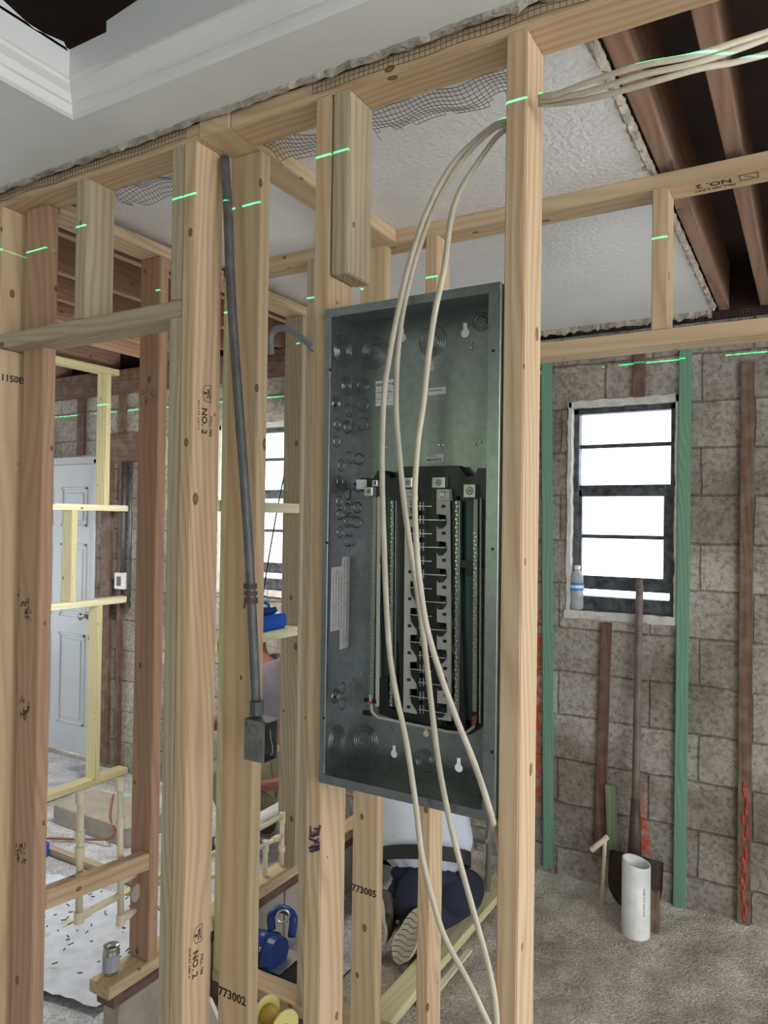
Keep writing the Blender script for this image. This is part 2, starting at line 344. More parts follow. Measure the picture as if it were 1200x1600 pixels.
def bm_ring(bm, c, r, tube_r, nrm, seg=28):
    nrm = Vector(nrm).normalized(); a = nrm.orthogonal().normalized(); b = nrm.cross(a); c = Vector(c)
    rings = []
    for i in range(seg):
        th = 2 * math.pi * i / seg; d = a * math.cos(th) + b * math.sin(th)
        rings.append([bm.verts.new(c + d * (r + tube_r * math.cos(p)) + nrm * tube_r * .6 * math.sin(p)) for p in (0, math.pi / 2, math.pi, -math.pi / 2)])
    for i in range(seg):
        for k in range(4):
            bm.faces.new((rings[i][k], rings[(i + 1) % seg][k], rings[(i + 1) % seg][(k + 1) % 4], rings[i][(k + 1) % 4]))
def bm_disc(bm, c, r, h, nrm, seg=20, r2=None):
    """short cylinder from c along nrm"""
    nrm = Vector(nrm).normalized(); c = Vector(c)
    bm_tube(bm, [c, c + nrm * h], [r, r2 if r2 is not None else r], seg)
def bm_prism(bm, pts, off):
    """closed polygon pts (world) extruded by vector off"""
    off = Vector(off); a = [bm.verts.new(Vector(p)) for p in pts]; b = [bm.verts.new(Vector(p) + off) for p in pts]; n = len(pts)
    bm.faces.new(a); bm.faces.new(b[::-1])
    for i in range(n): bm.faces.new((a[i], b[i], b[(i + 1) % n], a[(i + 1) % n]))
def prism(name, pts, off, mat, parent=None):
    bm = bmesh.new(); bm_prism(bm, pts, off); return from_bm(name, bm, mat, parent)

AX = {'X': Matrix(((0, 0, 1), (1, 0, 0), (0, 1, 0))), 'Y': Matrix(((0, 1, 0), (0, 0, 1), (1, 0, 0))), 'Z': Matrix.Identity(3)}
def board(name, xr, yr, zr, mat, label=None, cat=None, group=None, parent=None, skew=(0, 0), kind=None, bev=.0022):
    """sawn timber: mesh built with its length along local Z so the grain runs along it"""
    lo = Vector((xr[0], yr[0], zr[0])); hi = Vector((xr[1], yr[1], zr[1])); d = hi - lo
    ax = 'XYZ'[max(range(3), key=lambda i: d[i])]
    R = AX[ax]; Ri = R.transposed()
    c = (lo + hi) / 2; dl = Ri @ d; dl = Vector([abs(x) for x in dl])
    bm = bmesh.new(); bm_box(bm, -dl / 2, dl / 2)
    es = [e for e in bm.edges]
    bmesh.ops.bevel(bm, geom=es, offset=bev, segments=2, affect='EDGES')
    me = bpy.data.meshes.new(name); bm.to_mesh(me); bm.free(); me.materials.append(mat)
    if skew != (0, 0):   # lean: top of local Z shifted in world (dx, dy)
        sh = Ri @ Vector((skew[0], skew[1], 0)) if ax == 'Z' else Ri @ Vector((0, skew[0], skew[1]))
        for v in me.vertices: v.co += sh * (v.co.z / dl.z)
    o = bpy.data.objects.new(name, me); COL.objects.link(o)
    mw = Matrix.Translation(c) @ R.to_4x4()
    if parent is not None:
        bpy.context.view_layer.update(); mw = parent.matrix_world.inverted() @ mw; o.parent = parent
    o.matrix_local = mw
    return tag(o, label, cat, group, kind)
def mesh_text(name, txt, size, origin, right, up, mat, parent, extrude=.0003, align='CENTER', bold=0):
    cu = bpy.data.curves.new(name, 'FONT'); cu.body = txt; cu.size = size; cu.align_x = align; cu.align_y = 'CENTER'; cu.extrude = extrude; cu.offset = bold
    cu.resolution_u = 2
    o = bpy.data.objects.new(name, cu); me = bpy.data.meshes.new_from_object(o); bpy.data.objects.remove(o); bpy.data.curves.remove(cu)
    r = Vector(right).normalized(); u = Vector(up).normalized(); n = r.cross(u)
    M = Matrix.Identity(4)
    for i in range(3): M[i][0] = r[i]; M[i][1] = u[i]; M[i][2] = n[i]; M[i][3] = origin[i] + n[i] * .0006
    me.transform(M)
    bpy.context.view_layer.update()
    me.transform(parent.matrix_world.inverted())
    me.name = name
    return link(name, me, mat, parent)
def skin(name, nodes, edges, mat, parent=None, sub=2):
    """nodes: list of (pos, radius or (rx, ry)); smooth skinned surface, baked to a mesh"""
    me = bpy.data.meshes.new(name); me.from_pydata([tuple(n[0]) for n in nodes], edges, []); me.update()
    o = bpy.data.objects.new(name, me); COL.objects.link(o)
    o.modifiers.new('s', 'SKIN'); sv = me.skin_vertices[0].data
    for i, n in enumerate(nodes):
        r = n[1]; sv[i].radius = (r, r) if not isinstance(r, tuple) else r
    sv[0].use_root = True
    o.modifiers[0].use_smooth_shade = True
    s = o.modifiers.new('u', 'SUBSURF'); s.levels = sub; s.render_levels = sub
    bpy.context.view_layer.update()
    ev = o.evaluated_get(bpy.context.evaluated_depsgraph_get()); m2 = bpy.data.meshes.new_from_object(ev)
    bpy.data.objects.remove(o); bpy.data.meshes.remove(me)
    for p in m2.polygons: p.use_smooth = True
    m2.materials.clear(); m2.name = name
    if parent is not None: m2.transform(parent.matrix_world.inverted())
    return link(name, m2, mat, parent)
def skins(name, chains, mat, parent):
    """several skinned chains grown into one mesh"""
    obs = [skin(name, c, [(i, i + 1) for i in range(len(c) - 1)], mat, parent) for c in chains]
    bm = bmesh.new()
    for o in obs: bm.from_mesh(o.data)
    for o in obs[1:]: bpy.data.objects.remove(o)
    bm.to_mesh(obs[0].data); bm.free()
    for p in obs[0].data.polygons: p.use_smooth = True
    return obs[0]
def displace(me, amp, sc, seed=0):
    for v in me.vertices:
        v.co += v.normal * amp * mnoise.noise(v.co * sc + Vector((seed, seed * 2, 0)))

def grid_slab(name, x0, x1, y0, y1, nx, ny, hf, mat, thick=.1):
    bm = bmesh.new(); V = []
    for j in range(ny + 1):
        row = []
        for i in range(nx + 1):
            x = x0 + (x1 - x0) * i / nx; y = y0 + (y1 - y0) * j / ny
            row.append(bm.verts.new((x, y, hf(x, y))))
        V.append(row)
    for j in range(ny):
        for i in range(nx): bm.faces.new((V[j][i], V[j][i + 1], V[j + 1][i + 1], V[j + 1][i]))
    return from_bm(name, bm, mat, smooth=True)

# ------------------------------------------------------------------ the setting
YB = 3.39      # inner face of the block wall
ZC = 2.581     # underside of the plaster ceilings
def dirt_h(x, y):
    h = .016 * mnoise.noise(Vector((x * 4, y * 4, 0))) + .010 * mnoise.noise(Vector((x * 8, y * 8, 1))) + .007 * mnoise.noise(Vector((x * 15, y * 15, 3)))
    h += .075 * max(0, (y - 3.0) / .39) ** 1.2 if y > 3.0 else 0
    h -= .0
    return h - .012
tag(grid_slab('floor', -1.5, 3.2, -1.0, 3.5, 190, 180, dirt_h, DIRT), kind='structure')
def slab_h(x, y): return .004 * mnoise.noise(Vector((x * 3, y * 3, 5))) - .004
tag(grid_slab('floor', -6.2, -1.5, -3.6, 3.5, 120, 120, slab_h, CONC), kind='structure')
tag(box('floor', (-1.5, -3.6, -.1), (3.2, -1.0, -.015), CONC), kind='structure')

# block wall with window and door openings
def wall_holes(name, x0, x1, z0, z1, y0, y1, holes, mat):
    xs = sorted({x0, x1, *[h[0] for h in holes], *[h[1] for h in holes]}); zs = sorted({z0, z1, *[h[2] for h in holes], *[h[3] for h in holes]})
    bm = bmesh.new()
    cells = {}
    for i in range(len(xs) - 1):
        for j in range(len(zs) - 1):
            cx = (xs[i] + xs[i + 1]) / 2; cz = (zs[j] + zs[j + 1]) / 2
            cells[i, j] = not any(h[0] < cx < h[1] and h[2] < cz < h[3] for h in holes)
    q = lambda a, b, c, d: bm.faces.new([bm.verts.new(p) for p in (a, b, c, d)])
    for (i, j), s in cells.items():
        if not s: continue
        a, b, c, d = xs[i], xs[i + 1], zs[j], zs[j + 1]
        q((a, y0, c), (b, y0, c), (b, y0, d), (a, y0, d)); q((a, y1, c), (a, y1, d), (b, y1, d), (b, y1, c))
        if not cells.get((i - 1, j), False): q((a, y0, c), (a, y0, d), (a, y1, d), (a, y1, c))
        if not cells.get((i + 1, j), False): q((b, y0, c), (b, y1, c), (b, y1, d), (b, y0, d))
        if not cells.get((i, j - 1), False): q((a, y0, c), (a, y1, c), (b, y1, c), (b, y0, c))
        if not cells.get((i, j + 1), False): q((a, y0, d), (b, y0, d), (b, y1, d), (a, y1, d))
    bmesh.ops.remove_doubles(bm, verts=bm.verts, dist=1e-5)
    me = bpy.data.meshes.new(name); bmesh.ops.recalc_face_normals(bm, faces=bm.faces); bm.to_mesh(me); bm.free()
    return tag(link(name, me, mat), kind='structure')
W1 = (-.985, -.505, 1.285, 2.245); W2 = (-3.15, -2.62, 1.27, 2.25); D1 = (-5.2, -4.28, 0, 2.11)
wall_holes('wall_back', -6.2, 3.2, -.1, 2.56, YB, YB + .2, [W1, W2, D1], BLOCK)
tag(box('wall_back', (-6.2, YB + .02, 2.56), (3.2, YB + .2, 3.3), DARKR), kind='structure')  # dark sheet above the blocks, its colour stands in for the attic's shade
# other sides of the room: big openings let the daylight in
PLW = plain('plaster_wall', (196, 192, 184), .9, bump=.4, vary=.08)
def wall_x(name, x0, x1, y0, y1, holes, mat):
    # holes (y0,y1,z0,z1)
    o = wall_holes(name, y0, y1, -.1, 3.3, 0, x1 - x0, holes, mat)
    for v in o.data.vertices: v.co = Vector((x0 + v.co.y, v.co.x, v.co.z))
    return o
wall_x('wall_right', 3.2, 3.4, -3.8, 3.59, [(-2.6, 3.1, .35, 2.4)], PLW)
wall_x('wall_left', -6.4, -6.2, -3.8, 3.59, [(.9, 3.0, .5, 2.2)], PLW)
wall_holes('wall_front', -6.2, 3.2, -.1, 3.3, -3.8, -3.6, [(-3.2, -1.9, 1.2, 2.45), (1.9, 2.9, 0, 2.1)], PLW)
tag(box('ceiling', (-6.4, -3.8, 3.22), (3.4, 3.6, 3.3), DARKR), kind='structure')   # roof deck over the open joists

# near ceiling with its raised tray: plaster slab in strips around the tray opening
TX, TY = -1.44, 1.06
CEILW = plain('ceiling_plaster_near', (226, 226, 224), .55, bump=.12, bscale=9, vary=.07, vscale=2.5)
CEILG = plain('ceiling_plaster_gloss', (240, 240, 240), .30, bump=.5, bscale=70, vary=.05, vscale=3)
bm = bmesh.new()
for a, b in (((-6.2, -3.6, ZC), (TX, 1.20, ZC + .018)), ((TX, TY, ZC), (3.2, 1.20, ZC + .018)), ((TX, -3.6, ZC), (3.2, -1.6, ZC + .018)), ((1.6, -1.6, ZC), (3.2, TY, ZC + .018))):
    bm_box(bm, a, b)
tag(from_bm('ceiling', bm, CEILW), kind='structure')
# tray cornice, profile swept round the opening (offset outwards, height)
prof = [(.05, .0185), (.0005, .0185), (.0, -.001), (-.008, .004), (-.012, .014), (-.012, .022), (-.018, .024), (-.026, .038), (-.040, .048), (-.040, .056), (-.046, .058), (-.046, .118), (-.032, .118), (-.032, .06)]
path = [(1.6, TY), (TX, TY), (TX, -1.6), (1.6, -1.6)]
bm = bmesh.new(); loops = []
for x, y in path:
    sx = -1 if x < 0 else 1; sy = 1 if y > 0 else -1
    loops.append([bm.verts.new((x + sx * o, y + sy * o, ZC + h)) for o, h in prof])
for i in range(4):
    A, B = loops[i], loops[(i + 1) % 4]
    for k in range(len(prof)):
        k2 = (k + 1) % len(prof); bm.faces.new((A[k], A[k2], B[k2], B[k]))
tag(from_bm('trim_1', bm, CEILW), kind='structure')
# the taller remaining piece of drywall on top of the tray side
bm = bmesh.new()
rag = [(-1.275, .05), (-1.275, .140)]
x = -1.23
while x < 1.5:
    rag.append((x, .150 + random.uniform(-.012, .012))); x += random.uniform(.05, .12)
rag += [(1.5, .155), (1.5, .05)]
bm_prism(bm, [(x, TY - .047, ZC + z) for x, z in rag], (0, .014, 0))
tag(from_bm('trim_2', bm, CEILW), kind='structure')
# ragged plaster rim at the left of the tray
bm = bmesh.new()
pts = [(TY - .05, .112)]; y = TY - .06
while y > -1.0:
    pts.append((y, .124 + random.uniform(-.012, .02))); y -= random.uniform(.03, .09)
pts += [(-1.0, .112)]
bm_prism(bm, [(TX + .034, y, ZC + z) for y, z in pts], (.012, 0, 0))
tag(from_bm('trim_3', bm, CEILW), kind='structure')
# ceiling piece over the closet
tag(box('ceiling', (-1.86, 1.30, ZC), (-.366, 3.30, ZC + .018), CEILG), kind='structure')

# ragged plaster edges (lumpy strips)
def ragged(name, p0, p1, h, d, mat, label, cat, n=70, seed=1, group=None, down=0):
    """lumpy crumbling edge running p0 -> p1; h tall, d deep"""
    p0, p1 = Vector(p0), Vector(p1); t = (p1 - p0).normalized(); s = t.cross(Vector((0, 0, 1))); bm = bmesh.new(); R = []
    for i in range(n + 1):
        p = p0.lerp(p1, i / n); q = []
        for k in range(8):
            a = 2 * math.pi * k / 8
            w = 1 + .55 * mnoise.noise(Vector((i * .55, k * .9, seed))) + .3 * mnoise.noise(Vector((i * 1.7, k * 2.1, seed + 5)))
            q.append(bm.verts.new(p + s * (math.cos(a) * d * w) + Vector((0, 0, math.sin(a) * h * w))))
        R.append(q)
    for i in range(n):
        for k in range(8): bm.faces.new((R[i][k], R[i + 1][k], R[i + 1][(k + 1) % 8], R[i][(k + 1) % 8]))
    bm.faces.new(R[0]); bm.faces.new(R[-1][::-1])
    return tag(from_bm(name, bm, mat), label, cat, group)
ragged('plaster_edge', (-3.2, 1.193, 2.588), (1.2, 1.193, 2.586), .015, .011, PLAST, 'crumbling plaster edge of the near ceiling along the top plate', 'plaster', n=260, seed=2)
ragged('plaster_edge', (-.362, 1.3, 2.592), (-.362, 3.3, 2.592), .016, .010, PLAST, 'torn plaster edge of the white ceiling beside the dark rafters at right', 'plaster', n=160, seed=3)
ragged('plaster_edge', (-1.862, 1.3, 2.592), (-1.862, 3.3, 2.592), .014, .010, PLAST, 'torn plaster edge of the white ceiling above the left stud wall', 'plaster', n=140, seed=4)
ragged('plaster_edge', (-1.86, 3.31, 2.58), (-.37, 3.31, 2.58), .022, .014, PLAST, 'torn plaster edge of the white ceiling near the block wall', 'plaster', n=140, seed=6)

def lath(name, o, a, b, na, nb, label, seed=0, sag=.02, rag=.5, r=.0007):
    """welded wire lath: cells na x nb spanned by vectors a, b from o, with a torn far edge"""
    o, a, b = Vector(o), Vector(a), Vector(b); nrm = a.cross(b).normalized(); bm = bmesh.new()
    def P(i, j):
        s = mnoise.noise(Vector((i * .13, j * .2, seed))) * sag
        return o + a * (i / na) + b * (j / nb) + nrm * s + b.normalized() * (mnoise.noise(Vector((i * .11, 3, seed))) * sag)
    lim = [nb - int(rag * nb * abs(mnoise.noise(Vector((i * .21, 9, seed)))) * 1.6) for i in range(na + 1)]
    for j in range(nb + 1):
        run = []
        for i in range(na + 1):
            if j <= lim[i]: run.append(P(i, j))
            else:
                if len(run) > 1: bm_tube(bm, run, r, 3)
                run = []
        if len(run) > 1: bm_tube(bm, run, r, 3)
    for i in range(na + 1):
        if lim[i] > 0: bm_tube(bm, [P(i, j) for j in range(lim[i] + 1)], r, 3)
    return tag(from_bm(name, bm, WIRE), label, 'wire lath')
lath('wire_lath', (-.83, 1.30, 2.548), (.36, .0, 0), (.0, .09, -.012), 34, 8, 'torn wire lath hanging behind the top plate left of the tall right stud', 1)
lath('wire_lath', (-1.60, 1.30, 2.548), (.32, 0, 0), (0, .07, -.016), 30, 6, 'torn wire lath hanging between the cripple stud and the doubled stud', 2)
lath('wire_lath', (-1.09, 1.30, 2.545), (.22, 0, 0), (0, .07, -.016), 20, 6, 'torn wire lath hanging left of the doubled panel stud', 3)
lath('wire_lath', (-.88, 1.199, 2.585), (.62, 0, 0), (0, -.002, -.034), 56, 3, 'wire lath stuck over the top plate above the panel bay', 4, sag=.004, rag=.3)
lath('wire_lath', (-1.95, 1.199, 2.585), (.72, 0, 0), (0, -.002, -.034), 64, 3, 'wire lath stuck over the top plate at the left', 5, sag=.004, rag=.3)
lath('wire_lath', (-.95, 3.315, 2.57), (1.4, 0, 0), (0, .01, -.06), 120, 5, 'torn wire lath under the far edge of the white ceiling', 6)

# roof joists (dark, seen beyond the ceiling edges)
xs = [(-.348, -.31, .2, RAFT, 'roof joist right beside the torn edge of the white ceiling'),
      (-.193, -.155, .18, RAFT, 'roof joist with pale underside crossed by the grey cables'),
      (-.03, .008, .18, OLD, 'dark roof joist at the upper right corner behind the cables')]
for x0, x1, h, mt, lb in xs:
    board('roof_joist', (x0, x1), (1.30, 3.39), (2.60, 2.60 + h), mt, lb, 'joist', 'open roof joists right of the ceiling')
lbs = ['roof joist nearest the closet ceiling, over the left wall', 'second roof joist from the closet ceiling, over the bathroom', 'third roof joist from the closet ceiling, over the bathroom', 'fourth roof joist from the closet ceiling, over the bathroom', 'fifth roof joist from the closet ceiling, over the bathroom', 'roof joist above the panelled white door', 'roof joist farthest to the left, past the white door']
for i, x in enumerate((-2.25, -2.61, -2.93, -3.24, -3.53, -4.1, -4.6)):
    board('roof_joist', (x, x + .038), (1.30, 3.39), (2.655, 2.80), FIR if i < 5 else RAFT, lbs[i], 'joist', 'roof joists over the bathroom')
board('roof_beam', (-6.2, -1.95), (3.25, 3.385), (2.52, 2.65), OLD, 'dark old tie beam on top of the block wall over the door', 'beam')
board('roof_sheathing', (-.30, .6), (1.3, 1.5), (2.90, 2.93), OLDRED, 'reddish brown roof plank above the cables in the corner', 'board')

# ------------------------------------------------------------------ main stud wall
ZP = 2.543; Y0, Y1 = 1.206, 1.295
SG = None
board('top_plate', (-3.2, -1.197), (Y0, Y1), (ZP, 2.581), PINE, 'pine top plate of the front wall, left of the corner', 'lumber')
board('top_plate', (-1.106, 1.2), (Y0, Y1), (ZP, 2.581), PINE, 'pine top plate of the front wall running over the panel bay', 'lumber')
board('top_plate', (-1.196, -1.107), (Y0 - .004, 1.949), (ZP, 2.581), PINE_B, 'pine plate crossing under the white ceiling from the front wall to the rear wall', 'lumber')
rstud = board('wall_stud', (-.468, -.43), (Y0, Y1), (0, ZP), PINE, 'tall pine stud at the right of the panel with cables through it', 'stud')
pstud = board('wall_stud', (-.8755, -.8375), (Y0, Y1), (0, ZP), PINE, 'pine stud at the left edge of the panel with purple marks near its foot', 'stud')
board('cripple_stud', (-.8335, -.7955), (Y0, Y1), (2.178, ZP), PINE_G, 'short stud cut off just above the panel, beside the panel stud', 'stud')
s2 = board('wall_stud', (-1.2435, -1.206), (Y0, Y1), (0, ZP), PINE, 'knotty pine stud stamped NO. 2 beside the leaning conduit', 'stud')
board('jack_stud', (-1.2815, -1.244), (Y0, Y1), (0, 2.149), PINE_G, 'jack stud under the right end of the left door header', 'stud')
board('cripple_stud', (-1.2815, -1.244), (Y0, Y1), (2.189, ZP), PINE_G, 'cripple stud above the right end of the left door header', 'stud')
board('cripple_stud', (-1.621, -1.583), (Y0, Y1), (2.189, ZP), PINE_G, 'short cripple stud standing alone on the middle of the left door header', 'stud')
s0 = board('jack_stud', (-1.972, -1.934), (Y0, Y1), (0, 2.149), PINE_B, 'jack stud at the left edge under the door header, stamped upside down', 'stud')
board('cripple_stud', (-1.972, -1.934), (Y0, Y1), (2.189, ZP), PINE_B, 'cripple stud at the left edge above the door header', 'stud')
board('door_header', (-2.15, -1.2445), (Y0, Y1), (2.150, 2.188), PINE_G, 'flat weathered header board over the left door opening', 'lumber')

# ------------------------------------------------------------------ second wall behind (Y = 1.95)
Ya, Yb = 1.95, 2.039
board('top_plate', (-1.80, 1.6), (Ya, Yb), (ZP, 2.581), PINE_B, 'pine top plate of the rear wall under the white ceiling', 'lumber')
hdr = board('door_header', (-.966, 1.6), (Ya, Yb), (2.146, 2.184), PINE_B, 'flat pine header board over the right hand opening, below the ceiling', 'lumber')
board('cripple_stud', (-.359, -.321), (Ya, Yb), (2.185, ZP), PINE, 'short cripple stud on the right hand header board', 'stud')
n1 = board('wall_stud', (-1.235, -1.146), (Ya, Ya + .038), (.113, ZP), PINE_B, 'flat turned stud behind the panel stamped 773005', 'stud')
board('wall_stud', (-1.005, -.967), (Ya, Yb), (.113, ZP), PINE, 'stud behind the panel in front of the kneeling worker, right of the flat one', 'stud')
board('wall_stud', (-1.443, -1.405), (Ya, Yb), (.113, ZP), PINE_G, 'shaded stud seen just left of the panel stud, in the rear wall', 'stud')
board('wall_stud', (-1.805, -1.767), (Ya, Yb), (.113, ZP), TREAT, 'greenish treated stud seen between the two stamped studs', 'stud')
board('bottom_plate', (-1.808, -.90), (Ya, Yb), (.074, .112), PINE_B, 'dusty bottom plate of the rear wall behind the yellow spool', 'lumber')
board('sill_board', (-1.808, -.90), (Ya, Yb), (-.01, .073), OLD, 'dark old board under the rear wall bottom plate', 'lumber')
s3 = board('wall_stud', (-1.196, -1.107), (1.31, 1.348), (0, ZP), PINE_B, 'wide faced pale stud right behind the leaning conduit, stamped 773002', 'stud')

# ------------------------------------------------------------------ left wall running back (X = -1.81)
Xa, Xb = -1.899, -1.81
board('top_plate', (Xa, Xb), (1.297, 3.3), (2.53, 2.568), PINE, 'pine top plate running back along the left edge of the white ceiling', 'lumber')
wa = board('wall_stud', (Xa, Xb), (1.2555, 1.2935), (.0, 2.542), FIR, 'brown stud at the left with dark ink stamps, behind the edge stud', 'stud')
wb = board('wall_stud', (Xa, Xb), (1.66, 1.698), (.2815, 2.529), FIR, 'broad brown stud standing on the raised plate beside the can', 'stud')
board('wall_stud', (Xa, Xb), (2.421, 2.459), (.2815, 2.529), PINE_G, 'shaded stud between the rear window and the panel stud', 'stud')
board('bottom_plate', (Xa, Xb), (1.51, 3.3), (.243, .281), PINE_B, 'raised pine bottom plate with the silver can on its end', 'lumber')
board('sill_board', (Xa + .01, Xb - .004), (1.53, 3.3), (.205, .242), OLDRED, 'dark red board under the raised bottom plate', 'lumber')
CURB = plain('curb_block', (176, 168, 156), .95, bump=.8, bscale=50, vary=.15, vscale=10)
for i in range(4):
    tag(box('concrete_block', (Xa + .004, 1.56 + i * .41, -.006), (Xb - .01, 1.96 + i * .41, .204), CURB, bev=.004), ['concrete block under the near end of the raised plate', 'second concrete block under the raised plate', 'third concrete block under the raised plate, behind the blue saw', 'far concrete block under the raised plate'][i], 'block', 'concrete blocks under the raised plate')
board('blocking', (-1.848, Xb), (1.2945, 1.6595), (.592, .645), PINE, 'slanting pine block in front of the cream pipes, lower left', 'lumber', skew=(0, -.036))
board('blocking', (Xa, Xb), (1.6985, 2.4205), (1.220, 1.256), TREAT_P, 'pale treated block carrying the blue tool', 'lumber')
board('blocking', (Xa, Xb), (1.6985, 2.4205), (1.717, 1.755), TREAT_P, 'pale treated block crossing in front of the rear left window', 'lumber')

# ------------------------------------------------------------------ bathroom wall (X = -3.9)
Xc, Xd = -3.989, -3.9
board('bottom_plate', (Xc, Xd), (2.3, 3.38), (0, .038), TREAT, 'yellowish treated bottom plate on the slab near the white door', 'lumber')
board('wall_stud', (Xc, Xd), (3.115, 3.153), (.0385, 1.129), TREAT, 'lower yellow treated stud standing on the bathroom plate', 'stud')
board('blocking', (Xc, Xd), (2.46, 3.38), (1.13, 1.168), TREAT_P, 'lower pale cross block in front of the white door', 'lumber')
board('blocking', (Xc, Xd), (2.916, 2.954), (1.1685, 1.7295), TREAT, 'short upright yellow piece between the two pale cross blocks', 'lumber')
board('blocking', (Xc, Xd), (2.46, 3.38), (1.73, 1.768), TREAT_P, 'upper pale cross block in front of the white door', 'lumber')
board('wall_stud', (Xc, Xd), (3.15, 3.188), (1.7685, 2.609), TREAT, 'upper yellow treated stud under the bathroom top plate', 'stud')
board('wall_stud', (Xc, Xd), (2.42, 2.458), (.0385, 2.609), TREAT, 'treated stud ending the pale cross blocks, hidden behind the left studs', 'stud')
board('top_plate', (Xc, Xd), (2.3, 3.38), (2.61, 2.648), TREAT, 'yellow treated top plate under the bathroom joists', 'lumber')

# ------------------------------------------------------------------ door, windows and strips on the block wall
dr = bpy.data.objects.new('door_1', None); COL.objects.link(dr); dr.location = (-4.74, YB + .04, 0); dr['kind'] = 'structure'
bm = bmesh.new()
bm_box(bm, (-5.17, YB + .03, .02), (-4.31, YB + .07, 2.06))
def panel_relief(x0, x1, z0, z1):
    y = YB + .03
    for (a, b, c, d) in ((x0, x1, z1 - .018, z1), (x0, x1, z0, z0 + .018), (x0, x0 + .018, z0, z1), (x1 - .018, x1, z0, z1)):
        bm_box(bm, (a, y - .008, c), (b, y + .002, d), .003)
    bm_box(bm, (x0 + .04, y - .006, z0 + .04), (x1 - .04, y + .002, z1 - .04), .004)
for xx in ((-5.07, -4.79), (-4.69, -4.41)):
    for zz in ((1.62, 1.90), (.98, 1.50), (.22, .86)): panel_relief(*xx, *zz)
from_bm('door_leaf', bm, DOORW, dr)
boxes('door_frame', [((-5.2, YB - .004, 0), (-5.172, YB + .1, 2.09)), ((-4.308, YB - .004, 0), (-4.28, YB + .1, 2.09)), ((-5.2, YB - .004, 2.062), (-4.28, YB + .1, 2.11))], DOORW, dr)
bm = bmesh.new(); bm_disc(bm, (-4.37, YB + .03, 1.0), .028, -.012, (0, 1, 0)); bm_tube(bm, [(-4.37, YB + .02, 1.0), (-4.37, YB - .02, 1.0), (-4.37, YB - .045, 1.0)], [.012, .014, .026], 14)
k = from_bm('door_handle', bm, CHROME, dr, smooth=True)

def window(idx, x0, x1, z0, z1, full=True):
    w = bpy.data.objects.new('window_%d' % idx, None); COL.objects.link(w); w.location = ((x0 + x1) / 2, YB + .06, z0); w['kind'] = 'structure'
    ya = YB + .035; t = .026
    boxes('window_frame', [((x0 + .012, ya, z0 + .02), (x0 + .012 + t, ya + .05, z1 - .02)), ((x1 - .012 - t, ya, z0 + .02), (x1 - .012, ya + .05, z1 - .02)),
                           ((x0 + .012, ya, z1 - .045), (x1 - .012, ya + .05, z1 - .02)), ((x0 + .012, ya - .02, z0 + .01), (x1 - .012, ya + .05, z0 + .072))], BRONZE, w, .002)
    zm = z0 + (z1 - z0) * .585
    boxes('upper_sash', [((x0 + .036, ya + .026, zm - .012), (x1 - .036, ya + .046, zm + .024)), ((x0 + .036, ya + .026, zm + .195), (x1 - .036, ya + .042, zm + .213))], BRONZE, w, .001)
    zb = z0 + .115
    boxes('lower_sash', [((x0 + .036, ya + .006, zm - .030), (x1 - .036, ya + .026, zm + .006)), ((x0 + .036, ya + .006, zb), (x0 + .052, ya + .026, zm)), ((x1 - .066, ya + .004, zb), (x1 - .036, ya + .026, zm + .02)),
                         ((x0 + .036, ya + .006, zb - .012), (x1 - .036, ya + .026, zb + .05)), ((x0 + .05, ya + .008, (zb + zm) / 2), (x1 - .06, ya + .024, (zb + zm) / 2 + .018))], BRONZE, w, .001)
    box('glass_pane', (x0 + .04, ya + .034, zm), (x1 - .04, ya + .036, z1 - .04), GLASS, w)
    box('glass_pane', (x0 + .05, ya + .015, zb + .04), (x1 - .06, ya + .017, zm - .02), GLASS, w)
    # plastered reveals
    bm = bmesh.new()
    for a, b in (((x0 - .004, YB - .008, z0 - .02), (x0 + .014, YB + .12, z1 + .01)), ((x1 - .014, YB - .008, z0 - .02), (x1 + .006, YB + .12, z1 + .01)), ((x0, YB - .008, z1 - .018), (x1, YB + .12, z1 + .012)), ((x0 - .01, YB - .012, z0 - .03), (x1 + .01, YB + .12, z0 + .006))):
        bm_box(bm, a, b)
    bmesh.ops.subdivide_edges(bm, edges=[e for e in bm.edges if e.calc_length() > .2], cuts=40, use_grid_fill=True)
    for v in bm.verts:
        s = mnoise.noise(v.co * 28) * .005 + mnoise.noise(v.co * 70) * .003
        v.co.x += s; v.co.z += mnoise.noise(v.co * 33 + Vector((5, 1, 2))) * .005
    from_bm('window_reveal', bm, DUST, w)
    return w
window(1, *W1); window(2, *W2)

G1 = 'green furring strips on the block wall'
board('furring_strip', (-1.098, -1.050), (YB - .02, YB - .001), (.09, 2.46), GREENW, 'green furring strip left of the window on the block wall', 'strip', G1, skew=(-.035, 0))
board('furring_strip', (-.506, -.456), (YB - .02, YB - .001), (.06, 2.46), GREENW, 'green furring strip right of the window on the block wall', 'strip', G1, skew=(.006, 0))
board('furring_strip', (-.785, -.742), (YB - .045, YB - .026), (.16, .53), GREENO, 'short olive green strip leaning behind the shovel', 'strip', skew=(-.02, .0))
fr = board('furring_strip', (-.262, -.212), (YB - .024, YB - .001), (.06, 2.37), OLD, 'long brown furring strip with red paint at its foot, far right', 'strip')
board('furring_strip', (-.835, -.790), (YB - .02, YB - .001), (.25, 1.245), OLDRED, 'brown furring strip below the window, left of the shovel handle', 'strip', skew=(.02, 0))
board('furring_strip', (-.695, -.645), (YB - .02, YB - .001), (2.255, 2.46), OLDRED, 'short brown furring strip above the window', 'strip')
board('furring_strip', (-4.475, -4.40), (YB - .02, YB - .001), (2.12, 2.515), OLDRED, 'reddish brown strip on the wall above the white door', 'strip')
board('furring_strip', (-4.05, -3.985), (YB - .02, YB - .001), (2.26, 2.515), OLD, 'dark brown strip above the old boards right of the door', 'strip')
